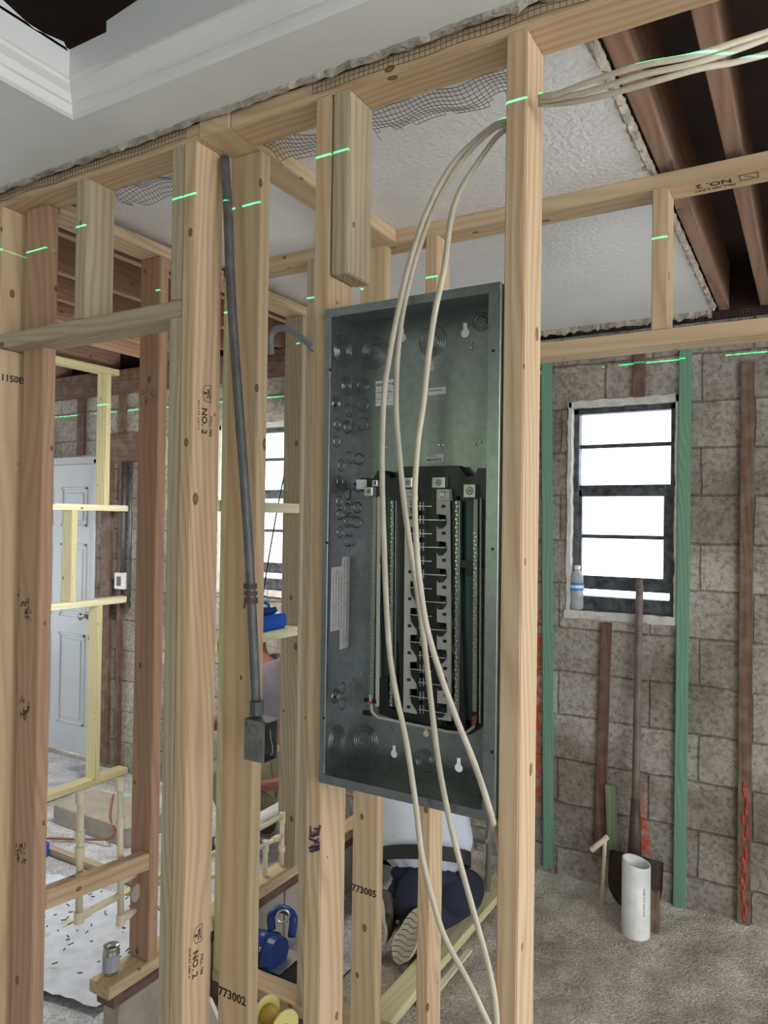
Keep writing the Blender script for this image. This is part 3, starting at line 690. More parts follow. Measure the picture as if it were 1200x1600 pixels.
board('old_board', (-4.20, -3.70), (YB - .03, YB - .001), (2.06, 2.255), OLD, 'dark brown board nailed across the wall right of the door', 'board')
board('old_board', (-4.19, -4.095), (YB - .03, YB - .001), (.03, 2.055), OLD, 'upright dark brown board beside the white door', 'board')
board('old_board', (-4.02, -3.985), (YB - .03, YB - .001), (.03, 2.055), OLDRED, 'narrow reddish brown upright board near the outlet box', 'board')
bm = bmesh.new()
for i in range(26):
    z = .08 + i * .022; xx = -.237 + random.uniform(-.009, .009); l = random.uniform(.02, .05); bm_tube(bm, [(xx, YB - .0242, z - l / 2), (xx + .002, YB - .0246, z), (xx, YB - .0242, z + l / 2)], [.002, random.uniform(.004, .009), .0015], 6, flat=1)
PAINTR = plain('red_paint', (176, 72, 52), .6, vary=.3, vscale=40)
k = from_bm('paint_mark', bm, PAINTR, fr); k['label'] = 'sprayed red paint'

for x, z0, lb in ((-3.945, 1.33, 'steel conduit running down to the white outlet box'), (-3.885, 1.1, 'second steel conduit right beside the outlet conduit')):
    tag(tube('conduit', [(x, YB - .045, z0), (x, YB - .045, 1.6), (x, YB - .045, 2.06)], .013, STEEL_D), lb, 'pipe')
t = empty('outlet_box', (-3.955, YB - .03, 1.21), 'white electrical outlet box with dark opening on the wall conduit', 'outlet')
boxes('box_shell', [((-4.0, YB - .07, 1.215), (-3.91, YB - .002, 1.325))], PVCW, t, .004)
box('receptacle', (-3.972, YB - .074, 1.238), (-3.938, YB - .070, 1.300), BLACKP, t)

# ------------------------------------------------------------------ ink stamps on the studs
def grade(st, side, x, y, z, s, flip=1):
    """grade stamp on a +X face reading downwards"""
    r = (0, 0, -1 * flip); u = (0, 1 * flip, 0)
    o = Vector((x, y, z))
    mesh_text('grade_stamp', 'NO. 2', .026 * s, o + Vector((0, -.003, -.012)) * flip, r, u, INK, st, bold=.0004)
    mesh_text('grade_stamp', 'MILL 788', .014 * s, o + Vector((0, .018, -.022)) * flip, r, u, INK, st)
    mesh_text('grade_stamp', 'KD-HT SYP  S-DRY 15', .008 * s, o + Vector((0, -.021, 0)) * flip, r, u, INK, st)
    bm = bmesh.new(); c = o + Vector((.0006, .004, .052)) * 1
    if flip < 0: c = o + Vector((.0006, -.004, -.052))
    sh = [(-.012, .020), (.012, .020), (.016, .0), (.012, -.020), (-.012, -.020), (-.019, 0)]
    P = [c + Vector((0, a * flip, b * flip)) for a, b in [(.014, .020), (.014, -.020), (-.006, -.018), (-.014, 0), (-.006, .018)]]
    for i in range(5): bm_tube(bm, [P[i], P[(i + 1) % 5]], .0007, 4)
    from_bm('grade_stamp', bm, INK, st)
    mesh_text('grade_stamp', 'WC', .015 * s, c + Vector((0, .004 * flip, 0)), r, u, INK, st, bold=.0003)
    mesh_text('grade_stamp', 'B', .014 * s, c + Vector((0, -.006 * flip, 0)), r, u, INK, st, bold=.0003)
grade(s2, 0, -1.206, 1.247, 1.925, .9)
grade(s2, 0, -1.206, 1.247, .69, .9)
mesh_text('number_stamp', '773002', .028, (-1.152, 1.31, .588), (1, 0, 0), (0, 0, 1), INK, s3, bold=.0006)
mesh_text('number_stamp', '773005', .030, (-1.190, 1.95, .548), (1, 0, 0), (0, 0, 1), INK, n1, bold=.0006)
p = at(22, 592, X=-1.934)
mesh_text('number_stamp', '430511', .026, (-1.934, 1.25, p.z), (0, -1, 0), (0, 0, -1), INK, s0, bold=.0006)
# stamp on the underside of the right hand header plate, reading upside down from here
tp = [o for o in COL.objects if o.name.startswith('top_plate') and 'rear wall' in o['label'] and 'crossing' not in o['label']][0]
p = at(1110, 270, Z=ZP)
mesh_text('grade_stamp', 'NO. 2', .032, (p.x, 1.985, ZP), (-1, 0, 0), (0, 1, 0), INK, tp, bold=.0005)
mesh_text('grade_stamp', 'MILL 788 S-DRY', .014, (p.x, 2.012, ZP), (-1, 0, 0), (0, 1, 0), INK, tp)
bm = bmesh.new()
for a, b in (((.06, -.018), (.10, -.018)), ((.10, -.018), (.10, .012)), ((.10, .012), (.06, .012)), ((.06, .012), (.06, -.018)), ((.07, -.01), (.09, .006))):
    bm_tube(bm, [(p.x + a[0], 1.987 + a[1], ZP - .0006), (p.x + b[0], 1.987 + b[1], ZP - .0006)], .0008, 4)
from_bm('grade_stamp', bm, INK, tp)

def scribble(name, st, cx, y0, z, w, h, mat, face='Y', n=26, r=.0009, x=None, seed=0):
    rnd = random.Random(seed); bm = bmesh.new()
    for i in range(n):
        a = cx + rnd.uniform(-w, w) / 2; b = z + rnd.uniform(-h, h) / 2; l = rnd.uniform(.15, .35) * h; ang = rnd.choice((0, math.pi / 2, .4, 1.4))
        d = Vector((math.cos(ang) * l, math.sin(ang) * l))
        if face == 'Y': P = [(a, y0, b), (min(a + d.x, cx + w / 2), y0, b + d.y)]
        else: P = [(x, a, b), (x, min(a + d.x, cx + w / 2), b + d.y)]
        bm_tube(bm, P, r, 4)
    return from_bm(name, bm, mat, st)
for (v, sd) in ((955, 1), (1110, 2), (1340, 3)):
    p = at(44, v, Y=1.2555)
    scribble('ink_stamp', wa, -1.868, 1.2553, p.z, .05, .05, INK, n=22, r=.0013, seed=sd)
p = at(232, 622, Y=1.66); scribble('pencil_notes', wb, -1.855, 1.6598, p.z, .075, .05, INK, n=34, r=.0006, seed=5)
p = at(490, 1310, Y=Y0); scribble('marker_mark', pstud, -.853, Y0 - .0002, p.z, .026, .06, INKP, n=20, r=.0022, seed=6)

# ------------------------------------------------------------------ electrical panel
FY, BY = 1.196, 1.292     # front rim, back plate
PX0, PX1, PZ0, PZ1 = -.836, -.4695, 1.176, 2.106
pan = empty('breaker_box', ((PX0 + PX1) / 2, BY, PZ0), 'open galvanised electrical panel enclosure mounted between two studs', 'electrical panel')
def keyhole_cut(bm, x, z, s=1.0):
    pts = []
    for i in range(15):
        a = math.radians(-60 + 300 * i / 14); pts.append((x + .0075 * s * math.sin(a + math.pi) * -1, z - .004 * s - .0075 * s * math.cos(a) * -1 * -1))
    # round hole with a slot above
    c = [(x + .0075 * s * math.cos(math.radians(t)), z - .005 * s + .0075 * s * math.sin(math.radians(t))) for t in range(120, 421, 15)]
    c += [(x + .0035 * s, z + .012 * s), (x - .0035 * s, z + .012 * s)]
    bm_prism(bm, [(a, BY - .02, b) for a, b in c], (0, .06, 0))
bmb = bmesh.new(); bm_box(bmb, (PX0, BY - .0012, PZ0), (PX1, BY, PZ1)); me_b = bpy.data.meshes.new('back_plate'); bmb.to_mesh(me_b); bmb.free()
bmc = bmesh.new()
KH = [(629, 524, 1.15), (727, 516, 1.15), (675, 572, .8), (616, 1174, 1.0), (717, 1195, 1.1), (666, 1143, .8)]
for u, v, s in KH:
    p = at(u, v, Y=BY); keyhole_cut(bmc, p.x, p.z, s)
for u, v in ((604, 699), (686, 695), (693, 695), (566, 897), (564, 1052)):
    p = at(u, v, Y=BY); bm_disc(bmc, (p.x, BY - .02, p.z), .0018, .05, (0, 1, 0), 8)
me_c = bpy.data.meshes.new('cut'); bmesh.ops.recalc_face_normals(bmc, faces=bmc.faces); bmc.to_mesh(me_c); bmc.free()
ob = bpy.data.objects.new('b', me_b); oc = bpy.data.objects.new('c', me_c); COL.objects.link(ob); COL.objects.link(oc)
mo = ob.modifiers.new('b', 'BOOLEAN'); mo.object = oc; mo.operation = 'DIFFERENCE'; mo.solver = 'EXACT'
bpy.context.view_layer.update()
me_r = bpy.data.meshes.new_from_object(ob.evaluated_get(bpy.context.evaluated_depsgraph_get()))
bpy.data.objects.remove(ob); bpy.data.objects.remove(oc)
bpy.context.view_layer.update(); me_r.transform(pan.matrix_world.inverted()); me_r.name = 'back_plate'; me_r.materials.clear()
link('back_plate', me_r, STEEL, pan)
t_ = .0015
boxes('enclosure_sides', [((PX0, FY, PZ0), (PX0 + t_, BY, PZ1)), ((PX1 - t_, FY, PZ0), (PX1, BY, PZ1)), ((PX0, FY, PZ1 - t_), (PX1, BY, PZ1)), ((PX0, FY, PZ0), (PX1, BY, PZ0 + t_))], STEEL, pan)
boxes('front_flange', [((PX0 - .001, FY - .0015, PZ0), (PX0 + .012, FY, PZ1)), ((PX1 - .022, FY - .0015, PZ0), (PX1 + .001, FY, PZ1)), ((PX0 - .001, FY - .003, PZ1 - .016), (PX1 + .001, FY - .001, PZ1 + .001)), ((PX0 - .001, FY - .003, PZ0 - .001), (PX1 + .001, FY - .001, PZ0 + .016))], STEEL, pan, .0005)
boxes('flange_lip', [((PX1 - .023, FY, PZ0 + .004), (PX1 - .0215, FY + .010, PZ1 - .004)), ((PX0 + .0115, FY, PZ0 + .004), (PX0 + .0125, FY + .006, PZ1 - .004))], STEEL, pan)
# knockouts: concentric pressed rings on the back plate and the left side
def ko_back(u, v, radii):
    p = at(u, v, Y=BY - .0012); bm = bmesh.new()
    g = bmesh.new()
    for r in radii:
        bm_ring(bm, (p.x, BY - .0014, p.z), r, .0011, (0, 1, 0)); bm_ring(g, (p.x, BY - .0012, p.z), r + .0016, .0006, (0, 1, 0))
    from_bm('knockout_shade', g, GROOVE, pan)  # dark rings beside the raised ones, painted groove shade
    bm_disc(bm, (p.x, BY - .0013, p.z), radii[-1] * .93, -.0007, (0, 1, 0), 24)
    from_bm('knockout', bm, STEEL, pan, smooth=False)
for a in ((586, 552, (.031, .026, .021, .016)), (676, 533, (.028, .023, .018, .013)), (753, 503, (.0155, .010)), (567, 603, (.013, .008)), (567, 633, (.012,)), (567, 662, (.012,)), (561, 717, (.010,)), (560, 760, (.010,)), (558, 793, (.010,)), (557, 816, (.010,)),
          (571, 1156, (.028, .023, .017)), (664, 1188, (.020, .015, .011)), (720, 1250, (.012,)), (756, 1250, (.012, .008))):
    ko_back(*a)
def ko_side(u, v, radii):
    p = at(u, v, X=PX0 + t_); bm = bmesh.new()
    g = bmesh.new()
    for r in radii:
        bm_ring(bm, (PX0 + t_ + .0002, p.y, p.z), r, .001, (1, 0, 0), 24); bm_ring(g, (PX0 + t_ + .0002, p.y, p.z), r + .0015, .0006, (1, 0, 0), 24)
    from_bm('knockout_shade', g, GROOVE, pan)
    from_bm('knockout', bm, STEEL, pan)
for a in ((536, 549, (.031, .025, .019, .014)), (542, 603, (.018, .013, .008)), (525, 631, (.013, .008)), (545, 642, (.011,)), (543, 668, (.013, .009)), (527, 663, (.010,)), (526, 690, (.010,)), (546, 715, (.011,)), (533, 727, (.011,)), (531, 752, (.010,)), (543, 772, (.011,)),
          (530, 783, (.010,)), (543, 795, (.011,)), (531, 804, (.010,)), (543, 815, (.011,)), (531, 832, (.010,)), (543, 845, (.011,)), (526, 1157, (.029, .023, .017)), (524, 1088, (.013, .009)), (535, 1075, (.010,)), (535, 1100, (.010,))):
    ko_side(*a)
bm = bmesh.new()
for u, v in ((523, 633), (522, 1089)):
    p = at(u, v, X=PX0 + t_); bm_disc(bm, (PX0 + t_, p.y, p.z), .004, .002, (1, 0, 0), 12)
from_bm('open_hole', bm, BLACKP, pan)
bm = bmesh.new()
for u, v in ((743, 694), (738, 536), (731, 534), (737, 544), (566, 1160), (640, 1201), (612, 1139), (751, 690), (770, 548), (770, 858), (770, 1175)):
    p = at(u, v, Y=BY - .0015); bm_disc(bm, (min(p.x, PX1 - .006), BY - .0013, p.z), .0032, -.003, (0, 1, 0), 10, .002)
from_bm('screw', bm, CHROME, pan)
bm = bmesh.new()
for u, v in ((516, 578), (511, 848), (506, 1122), (771, 548), (770, 858), (769, 1175)):
    p = at(u, v, Y=FY - .0015); bm_disc(bm, (p.x, FY - .0014, p.z), .0028, -.0012, (0, 1, 0), 10)
from_bm('flange_screw', bm, BLACKP, pan)
# labels
def label_y(pts, mat, name='panel_label', y=BY - .0022):
    q = [at(u, v, Y=y) for u, v in pts]; return prism(name, [(a.x, y, a.z) for a in q], (0, .0006, 0), mat, pan)
def ltext(txt, u, v, size, y=BY - .0024, mat=INK, bold=0):
    p = at(u, v, Y=y); mesh_text('label_text', txt, size, (p.x, y, p.z), (1, 0, 0), (0, 0, 1), mat, pan, extrude=.0001, align='LEFT', bold=bold)
label_y([(587, 596), (617, 592), (617, 632), (587, 635)], LABEL)
ltext('QUALITY GAT', 588, 602, .0080, bold=.0002); ltext('QG1  OUTTR', 588.5, 614, .0062); ltext('QG2  HE1F', 588.5, 624, .0062)
boxes('label_rule', [((at(587, v, Y=BY).x, BY - .0025, at(600, v, Y=BY).z), (at(617, v, Y=BY).x, BY - .0022, at(600, v, Y=BY).z + .0006)) for v in (608, 619, 629)], INK, pan)
label_y([(669, 607), (697, 604), (697, 615), (669, 618)], LABEL); ltext('INSPECTED BY', 671, 611, .0042)
label_y([(666, 712), (693, 709), (693, 722), (665, 724)], LABEL); ltext('SAL 4 19 2', 667, 719, .0070, bold=.0002); ltext('DATE CODE', 668, 713, .0035)
# wiring label sheet on the left side wall
def side_quad(pts, mat, name='panel_label', x=PX0 + t_ + .0006):
    q = [at(u, v, X=x) for u, v in pts]; return prism(name, q, (.0004, 0, 0), mat, pan)
s = side_quad([(517.5, 887), (533, 885), (534, 870), (549, 870), (547, 1010), (530, 1015), (530.5, 984), (515.5, 987)], LABEL2)
lb = bmesh.new(); rnd = random.Random(3); z_hi = at(533, 890, X=PX0).z; z_lo = at(533, 1008, X=PX0).z
for c in range(7):
    y = at(519 + c * 4.3, 930, X=PX0).y; z = at(530, 892 if c < 4 else 876, X=PX0).z
    zend = at(530, 980 if c < 4 else 1006, X=PX0).z
    while z > zend:
        l = rnd.uniform(.003, .012)
        bm_box(lb, (PX0 + t_ + .0010, y - .0006, max(z - l, zend)), (PX0 + t_ + .0013, y + .0006, z)); z -= l + rnd.uniform(.001, .003)
from_bm('label_print', lb, plain('print_grey', (96, 96, 94), .7), pan)

# interior bus assembly, on planes in front of the back plate
YI = 1.262
def Q(pts, y=YI): return [Vector((at(u, v, Y=y).x, y, at(u, v, Y=y).z)) for u, v in pts]
def plate(name, pts, mat, y=YI, th=.006, parent=pan): return prism(name, Q(pts, y), (0, th, 0), mat, parent)
c6 = lambda x, y: (550 + x / 5.4545, 720 + y / 5.4545)
plate('bus_carrier', [c6(*p) for p in ((8, 195), (80, 145), (185, 150), (215, 85), (285, 85), (325, 150), (370, 142), (400, 50), (905, 40), (975, 135), (1040, 130), (1070, 62), (1150, 62), (1172, 95), (1172, 330), (950, 340), (950, 300), (240, 300), (235, 330), (190, 300), (100, 268), (40, 230))], BLACKP, YI, .022)
# long black rails either side of the bus and the bottom yoke
plate('bus_rail', [(612, 760), (632, 760), (646, 1128), (627, 1128)], BLACKP, YI + .004, .02)
plate('bus_rail', [(702, 760), (713, 760), (728, 1145), (712, 1145)], BLACKP, YI + .004, .02)
plate('center_spine', [(647, 760), (685, 760), (690, 1135), (652, 1130)], BLACKP, YI + .002, .02)
plate('bottom_yoke', [(590, 1060), (606, 1056), (608, 1105), (628, 1115), (690, 1122), (700, 1135), (735, 1138), (735, 1110), (758, 1100), (757, 1135), (735, 1148), (700, 1143), (625, 1127), (592, 1115)], BLACKP, YI + .006, .02)
# inner steel troughs
TROUGH = plain('trough_steel', (70, 84, 84), .35, .8)
plate('bus_trough', [(590, 775), (614, 772), (617, 1110), (597, 1108)], TROUGH, YI + .014, .010)
plate('bus_trough', [(718, 775), (738, 776), (745, 1125), (728, 1125)], TROUGH, YI + .014, .010)
plate('bus_trough', [(748, 776), (760, 776), (760, 1110), (751, 1112)], TROUGH, YI + .014, .010)
# plastic cover plates with teeth
def toothed(side):
    n = 8; pts = []
    if side == 'R':
        for i in range(n):
            v0 = 783 + i * 42.2; sh = -(v0 - 783) * .0 + (v0 - 783) * .003
            x = lambda a: a + (v0 - 783) * .004
            pts += [(x(682), v0), (x(682), v0 + 22), (x(694), v0 + 20), (x(695), v0 + 9), (x(697), v0 + 9), (x(697), v0 + 24), (x(690), v0 + 34), (x(682), v0 + 36)] if False else [(x(682), v0), (x(682), v0 + 20), (x(690), v0 + 36)][:2]
            pts += [(x(697), v0 + 22), (x(697), v0 + 32), (x(690), v0 + 38), (x(682), v0 + 40)]
        pts += [(684, 1124), (704.5, 1127), (704.5, 1000), (702.5, 765), (682, 765)]
    else:
        for i in range(n):
            v0 = 783 + i * 42.2; x = lambda a: a - (v0 - 783) * .006
            pts += [(x(652), v0 - 2), (x(641), v0 - 2), (x(641), v0 + 8), (x(652), v0 + 18)]
        pts += [(651, 1116), (630, 1112), (631, 1000), (633, 765), (652, 765)]
    return pts
plate('bus_cover', toothed('L'), BUS, YI - .002, .004)
plate('bus_cover', toothed('R'), BUS, YI - .002, .004)
bm = bmesh.new(); bm2 = bmesh.new()
for i in range(8):
    v0 = 783 + i * 42.2
    for (u, v) in ((693 + i * .4, v0 + 8), (642 - i * .5, v0 + 26)):
        p = at(u, v, Y=YI - .002); bm_box(bm, (p.x - .004, YI - .0035, p.z - .003), (p.x + .004, YI - .001, p.z + .003), .001)
from_bm('cover_slot', bm, BLACKP, pan)
# stab prongs on the centre line and breaker hooks
for i in range(16):
    v0 = 791 + i * 21.1; right = i % 2
    a = at(655 if right else 641, v0, Y=YI - .006); b = at(697 if right else 676, v0, Y=YI - .006)
    bm_box(bm2, (a.x, YI - .010, a.z - .0009), (b.x, YI - .004, a.z + .0009))
    for du in (-4.0, 1.0):
        c = at(662 + du, v0, Y=YI - .006)
        bm_box(bm2, (c.x - .0006, YI - .011, c.z - .008), (c.x + .0012, YI - .004, c.z + .008))
from_bm('bus_stab', bm2, CHROME, pan)
bm = bmesh.new()
for i in range(8):
    v0 = 812 + i * 42.2
    prism('breaker_hook', Q([(684, v0 + 2), (696, v0 - 2), (696.5, v0 + 7), (691, v0 + 14), (684, v0 + 14)], YI - .006), (0, .006, 0), BLACKP, pan)
    prism('breaker_hook', Q([(655, v0 + 10), (655, v0 - 16), (641, v0 - 20), (642, v0 - 10), (650, v0 + 2)], YI - .0045), (0, .004, 0), BLACKP, pan)
bm.free()
# neutral bars with their screws
def nbar(name, u0, v0, u1, v1, w, mat, screws, y=YI - .004, sc=.0017, v_s=None, off=0):
    a = at(u0, v0, Y=y); b = at(u1, v1, Y=y); d = (b - a)
    n = Vector((w / 2, 0, 0))
    o = prism(name, [a - n, a + n, b + n, b - n], (0, .008, 0), mat, pan)
    if screws:
        bm = bmesh.new(); s0_ = 0 if v_s is None else (v_s - v0) / (v1 - v0)
        for i in range(screws):
            p = a + d * (s0_ + (1 - s0_) * (i + .5) / screws)
            bm_disc(bm, (p.x + off + (.0012 if i % 2 else -.0012), y + .0005, p.z), sc, -.0022, (0, 1, 0), 8)
        from_bm('terminal_screw', bm, CHROME, o)
    return o
BARM = plain('bar_metal', (150, 150, 142), .4, .75)
nbar('neutral_bar', 586, 778, 580, 1100, .0085, BARM, 46, v_s=828)
nbar('neutral_bar', 743, 780, 741.5, 1112, .0085, BARM, 46, v_s=830)
nbar('bar_backing', 591, 776, 588, 1104, .004, BUS, 0)
nbar('bar_backing', 751, 778, 749.5, 1130, .003, BUS, 0)
nbar('ground_bar', 613, 782, 611, 1104, .006, BARM, 52, y=YI - .003, sc=.0022)
nbar('ground_bar', 714, 782, 713, 1122, .006, BARM, 52, y=YI - .003, sc=.0022)
nbar('bar_backing', 618.5, 782, 616.5, 1104, .0012, CHROME, 0)
nbar('bar_backing', 717.8, 782, 716.5, 1122, .0012, CHROME, 0)
plate('bar_clip', [c6(*p) for p in ((235, 815), (440, 815), (440, 880), (235, 880))], BLACKP, YI + .002, .006)
plate('bar_clip', [c6(*p) for p in ((925, 850), (1150, 850), (1150, 910), (1025, 910), (1025, 985), (965, 985), (965, 910), (925, 910))], BLACKP, YI + .002, .006)
# lugs
def lug(u, v, w, h, r, col=ALU):
    a = at(u - w / 2, v + h / 2, Y=YI - .012); b = at(u + w / 2, v - h / 2, Y=YI - .012)
    o = box('lug', (a.x, YI - .014, a.z), (b.x, YI + .004, b.z), col, pan, .0008)
    c = at(u, v, Y=YI - .014); bm = bmesh.new(); bm_ring(bm, (c.x, YI - .0142, c.z), r, .0012, (0, 1, 0), 20); bm_disc(bm, (c.x, YI - .014, c.z), r * .55, -.002, (0, 1, 0), 12)
    from_bm('lug_screw', bm, BARM if col is ALU else ALU, o)
lug(637, 754, 15, 16, .0045); lug(685.5, 754, 20, 17, .0052); lug(641, 773, 15, 18, .0055, BUS); lug(692.5, 773, 20, 18, .0062, BUS)
lug(576, 768, 13, 14, .0036); lug(586, 755, 8, 10, .0026); lug(734, 767, 19, 21, .0066)
label_y([c6(35, 160), c6(125, 160), c6(125, 245), c6(40, 240)], LABEL, y=YI - .001)
# lower bracket strip
tube('bottom_bracket', [Vector(q) for q in Q([(578, 1085), (581, 1112), (590, 1121), (640, 1131), (700, 1143), (727, 1146), (741, 1135), (744, 1118)], YI - .004)], .0028, BUS, pan, 8)
bm = bmesh.new()
for u, v in ((578, 1098), (741, 1122), (741, 1130)):
    p = at(u, v, Y=YI - .006); bm_disc(bm, p, .004, -.003, (0, 1, 0), 10)
k = from_bm('bonding_screw', bm, plain('copper_red', (170, 84, 60), .5), pan)
boxes('bar_clip', [((at(570, 1096, Y=YI).x, YI - .004, at(570, 1096, Y=YI).z), (at(590, 1096, Y=YI).x, YI + .004, at(570, 1090, Y=YI).z)), ((at(568, 1116, Y=YI).x, YI - .004, at(568, 1116, Y=YI).z), (at(580, 1112, Y=YI).x, YI + .004, at(570, 1110, Y=YI).z))], BLACKP, pan)

# ------------------------------------------------------------------ cables
def cable(pts, label, r=.0054, mat=NM, ys=None, group='grey cables hanging in front of the panel'):
    n = len(pts); P = []
    for i, (u, v) in enumerate(pts):
        y = ys(i / (n - 1), v); P.append(at(u, v, Y=y))
    o = tube('electrical_cable', spline(P, 6), r, mat, None, 8, flat=.62); return tag(o, label, 'cable', group)
def yfun(y_end):
    def f(t, v):
        a = max(0, min(1, (v - 190) / 260)); a = a * a * (3 - 2 * a)
        return 1.25 + (y_end - 1.25) * a
    return f
cable([(795, 186), (770, 197), (735, 226), (700, 266), (665, 335), (640, 410), (622, 485), (608, 560), (600, 620), (597, 720), (600, 850), (607, 1000), (618, 1080), (635, 1160), (650, 1260), (660, 1340), (683, 1430), (700, 1475), (735, 1540), (775, 1625)],
      'thin grey cable hanging farthest left over the panel face', ys=yfun(1.165))
cable([(795, 192), (770, 203), (738, 232), (705, 275), (672, 340), (645, 420), (629, 490), (621, 560), (619, 640), (624, 710), (633, 800), (645, 880), (657, 960), (667, 1040), (675, 1110), (685, 1190), (700, 1270), (718, 1345), (740, 1425), (763, 1510), (774, 1570), (778, 1640)],
      'grey cable hanging in the middle, crossing the bus plates', ys=yfun(1.178))
cable([(795, 200), (775, 215), (745, 256), (718, 300), (704, 345), (694, 420), (680, 485), (669, 560), (661, 635), (653, 690), (648, 770), (650, 840), (656, 910), (668, 985), (692, 1065), (716, 1130), (742, 1195), (765, 1265), (776, 1310), (786, 1350), (800, 1420), (806, 1500)],
      'grey cable hanging farthest right over the panel, ending at the right stud', ys=lambda t, v: yfun(1.150)(t, v) if v < 1268 else 1.150 + .20 * max(0, min(1, (v - 1268) / 60)))
for k_, (pts, y0_, lb) in enumerate((([(842, 150), (870, 147), (920, 128), (1000, 103), (1080, 88), (1150, 66), (1230, 40)], 1.252, 'upper grey cable leaving the tall stud to the upper right'),
                    ([(842, 157), (880, 152), (930, 140), (1000, 118), (1080, 100), (1150, 78), (1230, 48)], 1.258, 'middle grey cable leaving the tall stud to the upper right'),
                    ([(842, 163), (890, 160), (940, 150), (1020, 128), (1090, 108), (1150, 97), (1230, 76)], 1.266, 'lower grey cable leaving the tall stud to the upper right'))):
    P = [at(u, v, Y=y0_ - 1.256 + (1.212, 1.208, 1.204, 1.206, 1.222, 1.250, 1.29)[i]) for i, (u, v) in enumerate(pts)]
    tag(tube('electrical_cable', spline(P, 6), .0056, NM, None, 8, flat=.62), lb, 'cable', 'grey cables leaving the stud')
P = [at(u, v, Y=1.93) for u, v in ((424, 552), (423, 530), (428, 517), (440, 512), (458, 518), (476, 532), (490, 545))]
tag(tube('flexible_conduit', spline(P, 6), .011, plain('flex_grey', (120, 124, 128), .5), None, 10), 'short grey bent flexible conduit left of the panel stud', 'conduit')
tag(tube('electrical_cable', spline([(-2.62 + .08, 3.30, 2.1), (-2.63, 3.32, 1.8), (-2.70, 3.33, 1.5), (-2.74, 3.33, 1.28), (-2.80, 3.33, .9)], 6), .005, BLACKP, None, 6), 'thin black cable hanging past the rear left window', 'cable')

# ------------------------------------------------------------------ leaning conduit with its box
con = empty('steel_conduit', at(402, 1150, Y=1.275), 'long grey steel conduit leaning between the stamped studs with a metal box at its end', 'conduit')
P = [at(u, v, Y=1.276) for u, v in ((351, 246), (356, 330), (361, 460), (372, 620), (385, 800), (392, 920), (401, 1118))]
tube('conduit_pipe', spline(P, 6), [.0108] * 37, STEEL_D, con, 14)
for v, hh in ((912, .011), (924, .008), (934, .012)):
    c = at(391.5 + (v - 920) * .05, v, Y=1.276); bm = bmesh.new(); bm_disc(bm, c, .0155, -hh, (0, 0, 1), 12); from_bm('conduit_coupling', bm, RUST, con)
c = at(401, 1108, Y=1.276); bm = bmesh.new(); bm_disc(bm, c + Vector((0, 0, -.012)), .0155, .03, (0, 0, 1), 12); from_bm('box_connector', bm, STEEL_D, con)
a = at(382, 1186, Y=1.252); b = at(414, 1128, Y=1.252)
x0, x1, z0, z1 = a.x, a.x + .056, a.z, b.z
boxes('junction_box', [((x0, 1.250, z0), (x1, 1.2515, z1)), ((x0, 1.25, z0), (x0 + .0015, 1.296, z1)), ((x0, 1.25, z0), (x1, 1.296, z0 + .0015)), ((x0, 1.25, z1 - .0015), (x1 + .010, 1.296, z1)), ((x0, 1.2945, z0), (x1, 1.296, z1))], plain('box_steel', (130, 130, 126), .45, .5, vary=.25, vscale=30, bump=.1), con, .0004)
bm = bmesh.new()
bm_ring(bm, ((x0 + x1) / 2 - .002, 1.2498, z0 + .068), .011, .0009, (0, 1, 0)); bm_ring(bm, ((x0 + x1) / 2 - .002, 1.2498, z0 + .030), .011, .0009, (0, 1, 0))
for dx, dz in ((.006, .078), (.046, .045), (.046, .036), (.012, .066)): bm_disc(bm, (x0 + dx, 1.2502, z0 + dz), .0026, -.0015, (0, 1, 0), 8)
from_bm('box_knockout', bm, STEEL_D, con)
tube('cover_bracket', spline([(x1, 1.27, z1 - .02), (x1 + .006, 1.265, z0 + .05), (x1 + .014, 1.262, z0 + .035), (x1 + .008, 1.268, z0 + .02), (x1, 1.27, z0 + .012)], 5), .0012, ALU, con, 6)

# ------------------------------------------------------------------ cream pipes in the left wall
def pipe_thing(label, segs, fits, r=.0085, mat=CPVC, name='water_pipe'):
    t = empty(name, segs[0][0], label, 'pipe')
    for s in segs: tube('pipe_run', s, r, mat, t, 12)
    for c, d, l in fits:
        c = Vector(c); d = Vector(d).normalized(); bm = bmesh.new(); bm_tube(bm, [c - d * l / 2, c + d * l / 2], r * 1.38, 14); from_bm('pipe_fitting', bm, mat, t, smooth=False)
    return t
X = -1.872
pipe_thing('near cream water pipe with capped top standing behind the slanting block', [[(X, 1.449, .50), (X, 1.446, .87)], [(X, 1.449, .505), (X, 1.60, .505)]],
           [((X, 1.449, .505), (0, 0, 1), .035), ((X, 1.446, .86), (0, 0, 1), .035), ((X, 1.446, .745), (0, 0, 1), .03), ((X, 1.468, .505), (0, 1, 0), .03), ((X, 1.447, .70), (0, 0, 1), .028)], r=.0105)
pipe_thing('cream water pipe with capped top standing beside the broad brown stud', [[(X, 1.603, .425), (X, 1.59, .86)], [(X, 1.603, .43), (X, 1.659, .43)], [(X - .002, 1.598, .545), (X - .002, 1.659, .545)]],
           [((X, 1.603, .428), (0, 0, 1), .035), ((X, 1.59, .855), (0, 0, 1), .035), ((X, 1.594, .735), (0, 0, 1), .03), ((X, 1.622, .43), (0, 1, 0), .028)], r=.0105)
bm = bmesh.new(); bm_disc(bm, (X + .02, 1.64, .50), .026, .006, (1, .3, 0), 18)
tag(from_bm('pipe_plate', bm, plain('clear_grey', (190, 182, 176), .3)), 'small round translucent plate at the cream pipe by the stud', 'plate')
X = -1.862
